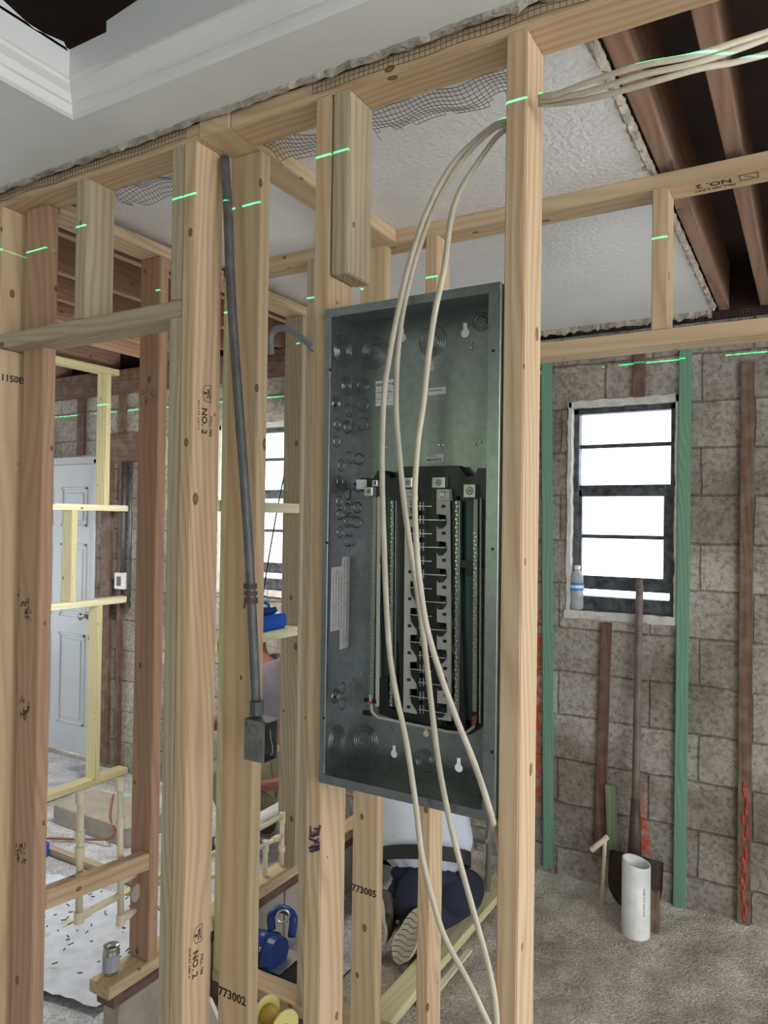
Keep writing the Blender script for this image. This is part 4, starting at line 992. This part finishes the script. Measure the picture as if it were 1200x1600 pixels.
pipe_thing('ladder shaped cream pipes standing in the raised plate behind the pale stud', [[(X, 2.30, .282), (X, 2.30, .40)], [(X, 2.425 - .02, .282), (X, 2.405, .475)], [(X, 1.75, .482), (X, 2.405, .482)], [(X, 1.75, .40), (X, 2.30, .405)], [(X, 2.30, .405), (X, 2.405, .405)]],
           [((X, 2.30, .40), (0, 0, 1), .04), ((X, 2.405, .475), (0, 0, 1), .04), ((X, 2.36, .405), (0, 1, 0), .03), ((X, 2.405, .35), (0, 0, 1), .02)], r=.0095)
tag(tube('drain_pipe', [at(345, 1318, X=-2.0), at(455, 1256, X=-2.0)], .034, PVCW, None, 20), 'thick white drain pipe behind the cream pipes under the arm', 'pipe')

# ------------------------------------------------------------------ blue tool on the block
t = empty('blue_power_tool', (-1.855, 2.30, 1.256), 'bright blue plastic tool case on the pale treated block by the rear window', 'tool')
bm = bmesh.new(); bm_box(bm, (-1.895, 2.12, 1.257), (-1.815, 2.362, 1.318), .012); from_bm('tool_body', bm, BLUE, t)
bm = bmesh.new(); bm_box(bm, (-1.885, 2.14, 1.319), (-1.825, 2.315, 1.345), .01); from_bm('tool_lid', bm, BLUE2, t)
bm = bmesh.new(); bm_box(bm, (-1.868, 2.20, 1.343), (-1.842, 2.27, 1.352), .003); k = from_bm('latch', bm, plain('pale_green', (170, 190, 160), .5), t)
tube('tool_handle', spline([(-1.855, 2.16, 1.342), (-1.855, 2.18, 1.362), (-1.855, 2.27, 1.362), (-1.855, 2.29, 1.342)], 4), .006, BLUE, t, 8)

# ------------------------------------------------------------------ saw on the floor plate
t = empty('circular_saw', (-1.68, 2.18, .0), 'blue circular saw with a metal base standing behind the rear bottom plate', 'power saw')
boxes('saw_base', [((-1.80, 2.06, .10), (-1.60, 2.20, .104))], ALU, t, .001)
bm = bmesh.new(); bm_box(bm, (-1.80, 2.055, .0), (-1.60, 2.21, .096), .003); from_bm('saw_case', bm, BLACKP, t)
bm = bmesh.new(); bm_tube(bm, [(-1.79, 2.11, .155), (-1.72, 2.11, .155), (-1.66, 2.11, .160)], [.034, .042, .046], 20); from_bm('motor_housing', bm, BLUE2, t, smooth=True)
bm = bmesh.new(); bm_tube(bm, [(-1.665, 2.10, .14), (-1.635, 2.10, .14)], [.062, .060], 24); from_bm('blade_guard', bm, BLUE2, t, smooth=False)
tube('saw_handle', spline([(-1.69, 2.13, .20), (-1.70, 2.14, .245), (-1.66, 2.15, .275), (-1.61, 2.15, .262), (-1.60, 2.13, .20)], 5), .015, BLUE2, t, 10)
bm = bmesh.new(); bm_ring(bm, (-1.625, 2.11, .275), .022, .004, (1, -1, 0), 20); from_bm('saw_hook', bm, ALU, t)
mesh_text('saw_lettering', 'KOBALT', .022, (-1.722, 2.060, .163), (1, 0, 0), (0, .2, 1), LABEL, t, bold=.0006)

# ------------------------------------------------------------------ yellow spool
t = empty('wire_spool', (-1.43, 1.85, .0), 'yellow plastic spool lying in front of the rear bottom plate', 'spool')
c0 = Vector((-1.50, 1.865, .12)); ax = Vector((.9, -.25, .0)).normalized()
bm = bmesh.new(); bm_tube(bm, [c0 + ax * .01, c0 + ax * .095], .030, 20); from_bm('spool_barrel', bm, YEL, t, smooth=True)
for s_ in (0, .098):
    bm = bmesh.new(); bm_disc(bm, c0 + ax * s_, .052, .006, ax, 28); bm_ring(bm, c0 + ax * (s_ + .006), .049, .002, ax, 28); f_ = from_bm('spool_flange', bm, plain('pale_yellow', (214, 204, 128), .5), t)
bm = bmesh.new(); bm_disc(bm, c0 + ax * .1042, .013, .001, ax, 16); from_bm('spool_hole', bm, BLACKP, t)
bm = bmesh.new(); bm_tube(bm, [c0 - ax * .05, c0 - ax * .002], .012, 12); from_bm('spool_axle', bm, BLUE, t)
board('spool_support', (-1.56, -1.36), (1.80, 1.93), (0, .067), OLD, 'dark wood scrap under the yellow spool', 'board')

# ------------------------------------------------------------------ can on the raised plate
p = at(158, 1518, Z=.2815); cx, cy = -1.868, 1.565
t = empty('drink_can', (cx, cy, .2815), 'small silver can standing on the end of the raised plate', 'can')
prf = [(.020, 0), (.024, .004), (.0255, .010), (.0255, .066), (.0232, .072), (.0232, .076), (.0248, .078), (.0248, .084), (.0225, .0845), (.022, .081)]
bm = bmesh.new()
R_ = [[bm.verts.new((cx + r * math.cos(2 * math.pi * k / 24), cy + r * math.sin(2 * math.pi * k / 24), .2818 + z)) for k in range(24)] for r, z in prf]
for i in range(len(R_) - 1):
    for k in range(24): bm.faces.new((R_[i][k], R_[i][(k + 1) % 24], R_[i + 1][(k + 1) % 24], R_[i + 1][k]))
bm.faces.new(R_[0][::-1]); bm.faces.new(R_[-1])
from_bm('can_body', bm, CHROME, t, smooth=True)
bm = bmesh.new(); bm_tube(bm, [(cx, cy, .2818 + .012), (cx, cy, .2818 + .060)], .0258, 24, caps=False); from_bm('can_label', bm, plain('can_grey', (170, 174, 184), .5), t, smooth=True)
bm = bmesh.new(); bm_box(bm, (cx - .006, cy - .004, .2818 + .081), (cx + .006, cy + .010, .2818 + .083), .0005); from_bm('can_tab', bm, CHROME, t)

# ------------------------------------------------------------------ things on the slab at the left
board('wood_strip', (-2.66, -2.625), (1.6, 2.9), (.0, .02), TREAT, 'long thin beige wood strip lying on the dusty slab', 'board', skew=(.0, .0))
t = tag(box('concrete_step', (-3.62, 2.62, -.005), (-3.02, 2.90, .10), CURB, bev=.006), 'low rubble topped concrete curb on the slab behind the cream pipes', 'curb')
board('wood_strip', (-3.35, -2.6), (2.36, 2.40), (.0, .03), PINE_G, 'narrow board lying across the slab behind the near cream pipe', 'board')
bm = bmesh.new(); bm_box(bm, (-3.36, 2.29, 0), (-3.27, 2.36, .075), .012); tag(from_bm('blue_block', bm, BLUE), 'small bright blue plastic piece on the slab at the left', 'plastic piece')
bm = bmesh.new(); bm_box(bm, (-2.97, 2.06, 0), (-2.88, 2.13, .035), .006); tag(from_bm('rubble_block', bm, CURB), 'small grey concrete lump on the slab behind the edge studs', 'rubble')
tag(tube('extension_cord', spline([(-3.62, 2.3, .012), (-3.45, 2.45, .012), (-3.25, 2.56, .012), (-3.1, 2.59, .05), (-3.2, 2.66, .112), (-3.42, 2.86, .112), (-3.58, 3.0, .02)], 6), .006, plain('brown_cord', (150, 96, 72), .6), None, 6), 'brownish cord lying over the curb on the slab', 'cord')
# crumpled plastic sheet
bm = bmesh.new(); V = []
for j in range(30):
    row = []
    for i in range(44):
        x = -3.3 + i * .028; y = 1.62 + j * .022
        row.append(bm.verts.new((x + .03 * mnoise.noise(Vector((x * 3, y * 3, 1))), y + .3 * (x + 2.7) * .4 + .03 * mnoise.noise(Vector((x * 3, y * 3, 7))), .014 + .012 * abs(mnoise.noise(Vector((x * 9, y * 9, 2)))) + .016 * abs(mnoise.noise(Vector((x * 17, y * 17, 4)))))))
    V.append(row)
for j in range(29):
    for i in range(43): bm.faces.new((V[j][i], V[j][i + 1], V[j + 1][i + 1], V[j + 1][i]))
tag(from_bm('plastic_sheet', bm, plain('sheet_grey', (214, 220, 232), .35, vary=.14, vscale=14), smooth=True), 'crumpled bluish plastic sheet spread over the slab behind the left studs', 'sheet')
rnd = random.Random(12)
bm = bmesh.new()
for i in range(60):
    x = rnd.uniform(-2.75, -2.1); y = rnd.uniform(1.75, 2.25); a = rnd.uniform(0, 3.1); l = rnd.uniform(.008, .022)
    bm_tube(bm, [(x, y, .034), (x + l * math.cos(a), y + l * math.sin(a), .036)], .0022, 5)
tag(from_bm('wood_chips', bm, INK), 'dark chips scattered on the plastic sheet', 'chips', kind='stuff')

# ------------------------------------------------------------------ right side: drain stub, shovel, bottle, board
t = empty('drain_stub', (-.618, 3.15, .0), 'white plastic drain pipe standing upright in the dirt in front of the shovel', 'pipe')
bm = bmesh.new(); n = 32; cx, cy = -.618, 3.15; ro, ri = .056, .049; rings = []
for (r, z) in ((ro, -.01), (ro, .31), (ri, .31), (ri, .0)):
    rings.append([bm.verts.new((cx + r * math.cos(2 * math.pi * k / n), cy + r * math.sin(2 * math.pi * k / n), z + (.012 * -math.cos(2 * math.pi * k / n) if z > .1 else 0))) for k in range(n)])
for i in range(3):
    for k in range(n): bm.faces.new((rings[i][k], rings[i][(k + 1) % n], rings[i + 1][(k + 1) % n], rings[i + 1][k]))
PVCD = plain('dirty_pvc', (226, 226, 222), .4, vary=.12, vscale=16)
from_bm('pipe_wall', bm, PVCD, t, smooth=True)
mesh_text('pipe_print', 'PVC DWV 4 IN ASTM', .012, (cx + .040, cy - .0402, .17), (0, 0, 1), (-.7, -.7, 0), plain('print_blue', (110, 120, 150), .6), t)

sh = empty('shovel', (-.655, 3.30, .08), 'old shovel leaning on the block wall under the window with its blade down', 'shovel')
hb = at(992, 1300, Y=3.295); ht = at(999.5, 905, Y=3.372)
tube('shovel_handle', [hb + (ht - hb) * t_ for t_ in (0, .3, .6, .97, 1)], [.0175, .0165, .016, .0165, .010], plain('worn_handle', (112, 98, 88), .6, vary=.3, vscale=16), sh, 14)
k = tube('shovel_socket', [hb - (ht - hb) * .10, hb + (ht - hb) * .13], [.030, .019], RUST, sh, 14)
# blade: shallow dish
bm = bmesh.new(); V = []
for j in range(13):
    s_ = j / 12; z = .285 - .235 * s_; w = .112 * (1 if s_ < .5 else math.sqrt(max(0.02, 1 - ((s_ - .5) / .5) ** 2.2)))
    if s_ < .04: w = .098
    row = []
    for i in range(13):
        a = (i - 6) / 6; row.append(bm.verts.new((-.648 + a * w, 3.285 - .06 * s_ - .028 * (1 - a * a) * 1 + .02, z - (.018 * abs(a) if s_ < .05 else 0))))
    V.append(row)
for j in range(12):
    for i in range(12): bm.faces.new((V[j][i], V[j][i + 1], V[j + 1][i + 1], V[j + 1][i]))
bmesh.ops.solidify(bm, geom=bm.faces[:], thickness=.003)
from_bm('shovel_blade', bm, RUST, sh, smooth=True)
board('wood_stake', (-.575, -.535), (3.185, 3.215), (.0, .19), OLD, 'short brown wood stake behind the white drain pipe', 'board')
t = pipe_thing('small cream pipe stub with a slanting tee left of the shovel', [[(-.785, 3.27, .02), (-.777, 3.29, .325)]], [((-.795, 3.262, .30), (-.75, -.1, -.8), .095)], r=.0085)

# water bottle on the sill
bx, by, bz = -.945, YB + .045, 1.340
by = YB + .015; bz = W1[2] + .008
t = empty('water_bottle', (bx, by, bz), 'clear plastic water bottle with a blue label on the window sill', 'bottle')
prf = [(.024, 0), (.031, .006), (.031, .04), (.0295, .045), (.031, .05), (.031, .060), (.0295, .065), (.031, .07), (.031, .135), (.028, .155), (.018, .172), (.0125, .180), (.0125, .192)]
bm = bmesh.new()
R_ = [[bm.verts.new((bx + r * math.cos(2 * math.pi * k / 24), by + r * math.sin(2 * math.pi * k / 24), bz + z)) for k in range(24)] for r, z in prf]
for i in range(len(R_) - 1):
    for k in range(24): bm.faces.new((R_[i][k], R_[i][(k + 1) % 24], R_[i + 1][(k + 1) % 24], R_[i + 1][k]))
bm.faces.new(R_[0][::-1]); from_bm('bottle_body', bm, CLEAR, t, smooth=True)
bm = bmesh.new(); bm_tube(bm, [(bx, by, bz + .088), (bx, by, bz + .125)], .0316, 24, caps=False); from_bm('bottle_label', bm, plain('label_blue', (40, 130, 200), .5), t, smooth=True)
bm = bmesh.new(); bm_tube(bm, [(bx, by, bz + .1), (bx, by, bz + .113)], .0319, 24, caps=False); from_bm('label_band', bm, LABEL, t, smooth=True)
bm = bmesh.new(); bm_disc(bm, (bx, by, bz + .187), .0142, .016, (0, 0, 1), 18); from_bm('bottle_cap', bm, PVCW, t)

board('floor_board', (-1.285, -1.196), (2.12, 3.36), (.004, .042), TREAT, 'treated board lying on the dirt beside the kneeling worker', 'board')
board('wood_strip', (-1.17, -1.145), (2.3, 2.7), (.004, .012), TREAT_P, 'thin splinter of wood on the dirt right of the treated board', 'board')
# pebbles
bm = bmesh.new(); rnd = random.Random(5)
for i in range(700):
    x = rnd.uniform(-1.15, .5); y = rnd.uniform(1.7, 3.36); r = rnd.uniform(.002, .0065) * (1.7 if rnd.random() < .06 else 1)
    if math.hypot(x + .618, y - 3.15) < .085: continue
    z = dirt_h(x, y)
    vs = bmesh.ops.create_icosphere(bm, subdivisions=1, radius=r)['verts']; sc_ = Vector((rnd.uniform(.7, 1.3), rnd.uniform(.7, 1.3), rnd.uniform(.5, .9)))
    for v in vs: v.co = Vector((v.co.x * sc_.x + x, v.co.y * sc_.y + y, v.co.z * sc_.z + z))
tag(from_bm('gravel', bm, plain('gravel_grey', (172, 162, 148), .9, vary=.3, vscale=20)), 'loose gravel scattered over the dirt floor', 'gravel', kind='stuff')

# ------------------------------------------------------------------ step ladder behind the worker
t = empty('step_ladder', (-1.43, 3.15, .02), 'aluminium step ladder standing behind the kneeling worker', 'ladder')
for i, (xa, xb) in enumerate(((-1.245, -1.275), (-1.63, -1.60))):
    tube('ladder_rail', [(xa, 3.10, .0), (xb, 3.20, 1.12)], .014, ALU, t, 4)
    tube('ladder_leg', [(xa, 3.345, .04), (xb, 3.24, 1.12)], .010, ALU, t, 4)
for z in (.25, .5, .75, 1.0):
    f_ = z / 1.12; box('ladder_step', (-1.63 + .03 * f_, 3.10 + .1 * f_ - .03, z), (-1.245 - .03 * f_, 3.10 + .1 * f_ + .03, z + .02), ALU, t, .002)
box('ladder_top', (-1.63, 3.15, 1.12), (-1.25, 3.29, 1.15), plain('ladder_top_grey', (110, 112, 116), .5), t, .004)
tube('ladder_brace', [(-1.258, 3.13, .30), (-1.26, 3.30, .20)], .006, ALU, t, 4)

q = [at(u, v, Y=1.62) for u, v in ((300, 1545), (327, 1563), (346, 1608))]
tag(prism('drywall_scrap', [Vector((q[0].x, 1.62, 0)), q[0], q[1], q[2], Vector((q[2].x + .02, 1.62, 0))], (0, .012, 0), plain('scrap_white', (222, 218, 212), .8)), 'white drywall scrap standing low between the two stamped studs', 'scrap')

# ------------------------------------------------------------------ people
def person1():
    t = empty('person', (-1.36, 2.72, 0), 'worker in white shirt and dark trousers kneeling behind the panel, soles towards the camera', 'person')
    bpy.context.view_layer.update()
    hip = Vector((-1.345, 2.66, .245))
    chest = Vector((-1.43, 2.86, .60)); neck = Vector((-1.51, 2.91, .76)); head = Vector((-1.58, 2.95, .85))
    shL = Vector((-1.62, 2.86, .66)); shR = Vector((-1.34, 2.92, .70))
    elL = Vector((-1.85, 2.75, .56)); wrL = Vector((-2.09, 2.59, .505))
    elR = Vector((-1.34, 3.03, .46)); wrR = Vector((-1.52, 2.98, .28))
    hjL = Vector((-1.43, 2.69, .23)); hjR = Vector((-1.265, 2.67, .23))
    knL = Vector((-1.54, 3.00, .085)); knR = Vector((-1.27, 3.01, .085))
    hjL = hip.lerp(knL, .5) + Vector((-.02, 0, 0)); hjR = hip.lerp(knR, .5) + Vector((.02, 0, 0))
    anL = Vector((-1.46, 2.56, .12)); anR = Vector((-1.30, 2.56, .12))
    toL = Vector((-1.44, 2.47, .05)); toR = Vector((-1.33, 2.46, .05))
    N_ = [(hip, (.09, .075)), (hip.lerp(chest, .5), (.13, .095)), (chest, (.145, .10)), (neck, .052), (neck.lerp(head, .5), .055), (head, .088), (head + Vector((-.03, .04, .0)), .07),
          (shL, .058), (elL, .042), (wrL, .028), (shR, .058), (elR, .042), (wrR, .028), (hjL, .068), (knL, .055), (anL, .045), (toL, .035), (hjR, .068), (knR, .055), (anR, .045), (toR, .035)]
    E_ = [(0, 1), (1, 2), (2, 3), (3, 4), (4, 5), (5, 6), (2, 7), (7, 8), (8, 9), (2, 10), (10, 11), (11, 12), (0, 13), (13, 14), (14, 15), (15, 16), (0, 17), (17, 18), (18, 19), (19, 20)]
    # hand: palm and fingers continue from the left wrist
    def hand(wi, w, d, dn):
        d = d.normalized(); dn = dn.normalized(); side = d.cross(dn)
        N_.append((w + d * .045, (.034, .017))); pi = len(N_) - 1; E_.append((wi, pi))
        for k, (s, l) in enumerate(((-.026, .062), (-.009, .072), (.009, .068), (.026, .054))):
            b0 = w + d * .085 + side * s; N_.append((b0, .009)); a = len(N_) - 1; E_.append((pi, a))
            N_.append((b0 + d * l * .5 + dn * l * .25, .0085)); E_.append((a, a + 1))
            N_.append((b0 + d * l * .7 + dn * l * .65, .0075)); E_.append((a + 1, a + 2))
        b0 = w + d * .03 - side * .03; N_.append((b0, .010)); a = len(N_) - 1; E_.append((pi, a))
        N_.append((b0 + d * .035 - side * .02 + dn * .02, .009)); E_.append((a, a + 1))
    hand(9, wrL, Vector((-.9, -.25, -.1)), Vector((0, 0, -1)))
    hand(12, wrR, Vector((-.5, 0, -.8)), Vector((-.6, .1, -.4)))
    skin('body', N_, E_, SKIN, t)
    # shirt
    sh_n = [(hip + Vector((.01, .02, .0)), (.205, .160)), (hip.lerp(chest, .5), (.205, .150)), (chest, (.205, .150)), (neck + Vector((.03, -.05, -.03)), .08), (shL, .082), (shL.lerp(elL, .6), .068), (elL.lerp(wrL, .58), .052), (shR, .082), (shR.lerp(elR, .9), .064)]
    o = skin('shirt', sh_n, [(0, 1), (1, 2), (2, 3), (2, 4), (4, 5), (5, 6), (2, 7), (7, 8)], SHIRT, t, 3)
    for v in o.data.vertices:
        c = v.co; v.co += v.normal * (.006 * math.sin(c.z * 75 + c.x * 90 + 7 * mnoise.noise(c * 5)) + .008 * mnoise.noise(c * 14))
    # trousers
    for kn, an in ((knL, anL), (knR, anR)):
        skin('trouser_leg', [(kn, .078), (kn.lerp(an, .5), .072), (an + Vector((0, .05, .0)), .060)], [(0, 1), (1, 2)], DENIM, t)
    V_ = Vector
    o = skins('trousers', [[(hip + V_((-.085, -.02, -.045)), .135), (hip + V_((0, -.02, -.045)), .14), (hip + V_((.085, -.02, -.045)), .135)], [(hip + V_((0, 0, -.03)), (.170, .135)), (hip + V_((-.01, .03, .07)), (.155, .12))],
                           [(hip + V_((-.075, .0, -.06)), .112), (hip.lerp(knL, .5) + V_((-.01, 0, -.01)), .100), (knL, .080)],
                           [(hip + V_((.075, .0, -.06)), .112), (hip.lerp(knR, .5) + V_((.01, 0, -.01)), .100), (knR, .080)]], DENIM, t)
    for v in o.data.vertices: v.co += v.normal * .006 * mnoise.noise(v.co * 16)
    # belt: leather band round the waist
    bm = bmesh.new(); c = hip + Vector((-.004, .02, .085)); ax_ = (chest - hip).normalized(); a_ = ax_.cross(Vector((0, 1, 0))).normalized(); b_ = ax_.cross(a_); rr = []
    for k in range(36):
        th = 2 * math.pi * k / 36; d_ = a_ * math.cos(th) * .186 + b_ * math.sin(th) * .150
        rr.append([bm.verts.new(c + d_ * s + ax_ * h) for s, h in ((1, -.026), (1.035, -.026), (1.035, .026), (1, .026))])
    for k in range(36):
        for j in range(4): bm.faces.new((rr[k][j], rr[(k + 1) % 36][j], rr[(k + 1) % 36][(j + 1) % 4], rr[k][(j + 1) % 4]))
    from_bm('belt', bm, BELT, t)
    # boots with soles turned to the camera
    for (an, to, dx) in ((anL, toL, -.01), (anR, toR, .01)):
        heel = an + Vector((dx, -.055, .085)); toe = to + Vector((0, -.005, -.005))
        skin('boot', [(an + Vector((0, .02, .02)), .058), (heel + Vector((0, .03, -.01)), .045), ((heel + toe) / 2 + Vector((0, .045, 0)), (.048, .045)), (toe + Vector((0, .035, .0)), (.046, .036))], [(0, 1), (0, 2), (2, 3)], plain('boot_leather', (84, 72, 60), .6), t)
        # sole slab: outline in the plane heel->toe
        up_ = (heel - toe).normalized(); rt_ = Vector((1, 0, 0)); nn = rt_.cross(up_).normalized()
        if nn.y > 0: nn = -nn
        L_ = .285; c0_ = toe - up_ * .02
        outl = []
        for k in range(28):
            th = 2 * math.pi * k / 28; y_ = .5 - .5 * math.cos(th)  # 0..1 toe->heel
            w_ = (.050 if y_ < .45 else (.050 - .016 * min(1, (y_ - .45) / .2)) if y_ < .65 else .038)
            outl.append(c0_ + up_ * (y_ * .21) + rt_ * (math.sin(th) * w_) + nn * (.012 + .012 * math.sin(y_ * math.pi * 1.2)))
        bm = bmesh.new(); bm_prism(bm, outl, -nn * .022); so = from_bm('boot_sole', bm, BOOT, t)
        bm = bmesh.new()
        for k in range(9):
            y_ = .08 + k * .1; w_ = (.040 if y_ < .55 else .028); cc = c0_ + up_ * (y_ * .21) + nn * (.0135 + .012 * math.sin(y_ * math.pi * 1.2))
            bm_tube(bm, spline([cc - rt_ * w_, cc - rt_ * w_ * .3 + up_ * .006, cc + rt_ * w_ * .4 - up_ * .004, cc + rt_ * w_ + up_ * .004], 3), .0016, 4)
        from_bm('sole_groove', bm, plain('groove', (104, 92, 80), .9), so)
    # hair cap
    skin('hair', [(head + Vector((.01, -.012, .022)), .088), (head + Vector((-.015, .015, .035)), .078)], [(0, 1)], plain('dark_hair', (30, 26, 24), .8), t)
    # face
    fd = Vector((-.55, .8, -.2)).normalized(); sd = fd.cross(Vector((0, 0, 1))).normalized(); u_ = sd.cross(fd)
    hc = head + Vector((-.02, .03, 0)); bm = bmesh.new()
    bm_tube(bm, [hc + fd * .078 + u_ * .012, hc + fd * .098 - u_ * .014, hc + fd * .084 - u_ * .02], [.007, .011, .006], 8)
    for s in (-1, 1):
        bm_disc(bm, hc + sd * s * .078 - fd * .02, .018, s * .008, sd, 12)
    from_bm('face_features', bm, SKIN, t, smooth=True)
    bm = bmesh.new()
    for s in (-1, 1): bm_disc(bm, hc + fd * .079 + sd * s * .028 + u_ * .014, .009, .003, fd, 10)
    bm_tube(bm, [hc + fd * .083 - sd * .02 - u_ * .04, hc + fd * .086 - u_ * .042, hc + fd * .083 + sd * .02 - u_ * .04], .003, 6)
    from_bm('eyes_and_mouth', bm, plain('dark_feature', (60, 30, 28), .6), t)
person1()

def person2():
    t = empty('person', (-2.42, 2.98, 0), 'worker in grey shirt, khaki trousers and dark cap crouching beyond the pale stud', 'person')
    bpy.context.view_layer.update()
    O = Vector((0, 0, 0))
    hip = Vector((-2.30, 2.95, .52)); chest = Vector((-2.44, 3.02, .82)); neck = Vector((-2.50, 3.02, .96)); head = Vector((-2.55, 3.02, 1.05))
    shA = Vector((-2.42, 2.88, .90)); shB = Vector((-2.50, 3.16, .90)); elA = Vector((-2.52, 2.78, .70)); wrA = Vector((-2.70, 2.80, .60)); elB = Vector((-2.62, 3.22, .70)); wrB = Vector((-2.78, 3.14, .60))
    hjA = Vector((-2.31, 2.87, .47)); hjB = Vector((-2.32, 3.04, .47)); knA = Vector((-2.62, 2.82, .42)); knB = Vector((-2.64, 3.12, .42)); anA = Vector((-2.46, 2.84, .09)); anB = Vector((-2.48, 3.10, .09)); toA = Vector((-2.62, 2.82, .035)); toB = Vector((-2.64, 3.12, .035))
    N_ = [(hip, (.12, .10)), (hip.lerp(chest, .5), (.12, .10)), (chest, (.13, .10)), (neck, .05), (neck.lerp(head, .5), .055), (head, .088), (head + Vector((-.04, 0, -.01)), .07),
          (shA, .055), (elA, .04), (wrA, .027), (shB, .055), (elB, .04), (wrB, .027), (hjA, .09), (knA, .06), (anA, .042), (toA, .034), (hjB, .09), (knB, .06), (anB, .042), (toB, .034)]
    E_ = [(0, 1), (1, 2), (2, 3), (3, 4), (4, 5), (5, 6), (2, 7), (7, 8), (8, 9), (2, 10), (10, 11), (11, 12), (0, 13), (13, 14), (14, 15), (15, 16), (0, 17), (17, 18), (18, 19), (19, 20)]
    for wi, w in ((9, wrA), (12, wrB)):
        d = Vector((-.9, 0, -.35)).normalized(); side = Vector((0, 1, 0)); dn = Vector((-.2, 0, -1)).normalized()
        N_.append((w + d * .045, (.034, .017))); pi = len(N_) - 1; E_.append((wi, pi))
        for s, l in ((-.026, .062), (-.009, .072), (.009, .068), (.026, .054)):
            b0 = w + d * .085 + side * s; N_.append((b0, .009)); a = len(N_) - 1; E_.append((pi, a)); N_.append((b0 + d * l * .5 + dn * l * .4, .008)); E_.append((a, a + 1))
        b0 = w + d * .03 - side * .034; N_.append((b0 + d * .02, .010)); E_.append((pi, len(N_) - 1))
    skin('body', N_, E_, SKIN, t)
    o = skin('shirt', [(hip + Vector((-.03, .01, .06)), (.15, .125)), (hip.lerp(chest, .5), (.155, .125)), (chest, (.16, .125)), (neck + Vector((.01, 0, -.04)), .075), (shA, .078), (shA.lerp(elA, .8), .06), (shB, .078), (shB.lerp(elB, .8), .06)], [(0, 1), (1, 2), (2, 3), (2, 4), (4, 5), (2, 6), (6, 7)], GREYC, t)
    for v in o.data.vertices: v.co += v.normal * .008 * mnoise.noise(v.co * 14)
    skin('trousers', [(hip + Vector((0, 0, -.04)), (.155, .13)), (hjA, .115), (knA, .08), (anA + Vector((0, 0, .04)), .058), (hjB, .115), (knB, .08), (anB + Vector((0, 0, .04)), .058)], [(0, 1), (1, 2), (2, 3), (0, 4), (4, 5), (5, 6)], KHAKI, t)
    for an, to in ((anA, toA), (anB, toB)):
        skin('boot', [(an + Vector((.02, 0, -.02)), .052), (an.lerp(to, .6) + Vector((0, 0, -.01)), .045), (to + Vector((-.02, 0, .0)), .040)], [(0, 1), (1, 2)], plain('boot_leather', (84, 72, 60), .6), t)
    skin('hair', [(head + Vector((.012, 0, .018)), .089), (head + Vector((-.01, 0, .03)), .084)], [(0, 1)], plain('dark_hair', (30, 26, 24), .8), t)
    bm = bmesh.new(); bm_tube(bm, [head + Vector((0, 0, .035)), head + Vector((0, 0, .075)), head + Vector((0, 0, .10))], [.108, .095, .05], 20)
    bm_prism(bm, [head + Vector((-.08 - .10 * math.cos(a), .085 * math.sin(a), .04)) for a in [math.radians(q) for q in range(-90, 91, 15)]], (0, 0, .006))
    from_bm('cap', bm, plain('cap_lilac', (150, 140, 170), .8), t, smooth=False)
    bm = bmesh.new(); bm_ring(bm, neck + Vector((.01, 0, -.005)), .072, .010, (.3, 0, 1)); k = from_bm('collar', bm, plain('collar_red', (150, 60, 66), .8), t); k['label'] = 'red shirt collar'
    hc = head + Vector((-.03, 0, -.005)); bm = bmesh.new(); fd = Vector((-1, 0, -.1)).normalized()
    bm_tube(bm, [hc + fd * .075 + Vector((0, 0, .01)), hc + fd * .098 + Vector((0, 0, -.015)), hc + fd * .08 + Vector((0, 0, -.02))], [.007, .011, .006], 8)
    for s in (-1, 1): bm_disc(bm, hc + Vector((.035, s * .076, 0)), .018, s * .008, (0, 1, 0), 12)
    from_bm('face_features', bm, SKIN, t, smooth=True)
    bm = bmesh.new()
    for s in (-1, 1): bm_disc(bm, hc + fd * .076 + Vector((0, s * .028, .014)), .009, .003, fd, 10)
    bm_tube(bm, [hc + fd * .08 + Vector((0, -.02, -.045)), hc + fd * .084 + Vector((0, 0, -.047)), hc + fd * .08 + Vector((0, .02, -.045))], .003, 6)
    from_bm('eyes_and_mouth', bm, plain('dark_feature', (60, 30, 28), .6), t)
person2()

# ------------------------------------------------------------------ outdoors seen/reflected through the openings
tag(box('ground', (-14, -14, -.25), (14, 14, -.13), GRASS), kind='structure')
rnd = random.Random(21)
for k_, (cx, cy) in enumerate(((-3.9, -5.6), (-7.0, -6.2))):
    bm = bmesh.new()
    for i in range(1500):
        a = rnd.uniform(0, 6.28); r = 1.35 * rnd.random() ** .4; z = rnd.uniform(0, 3.6); x = cx + math.cos(a) * r; y = cy + math.sin(a) * r * .6; s_ = rnd.uniform(.08, .18)
        d = Vector((rnd.uniform(-1, 1), rnd.uniform(-1, 1), rnd.uniform(-1, 1))).normalized(); e = d.orthogonal()
        bm.faces.new([bm.verts.new(Vector((x, y, z)) + q) for q in (-d * s_, e * s_ * .5, d * s_, -e * s_ * .5)])
    h_ = empty('bush', (cx, cy, -.13), ['leafy green bush outside behind the room, left one', 'leafy green bush outside behind the room, right one'][k_], 'bush')
    from_bm('foliage', bm, LEAF, h_); tube('stem', [(cx, cy, -.13), (cx, cy, 2.2)], .05, OLD, h_)
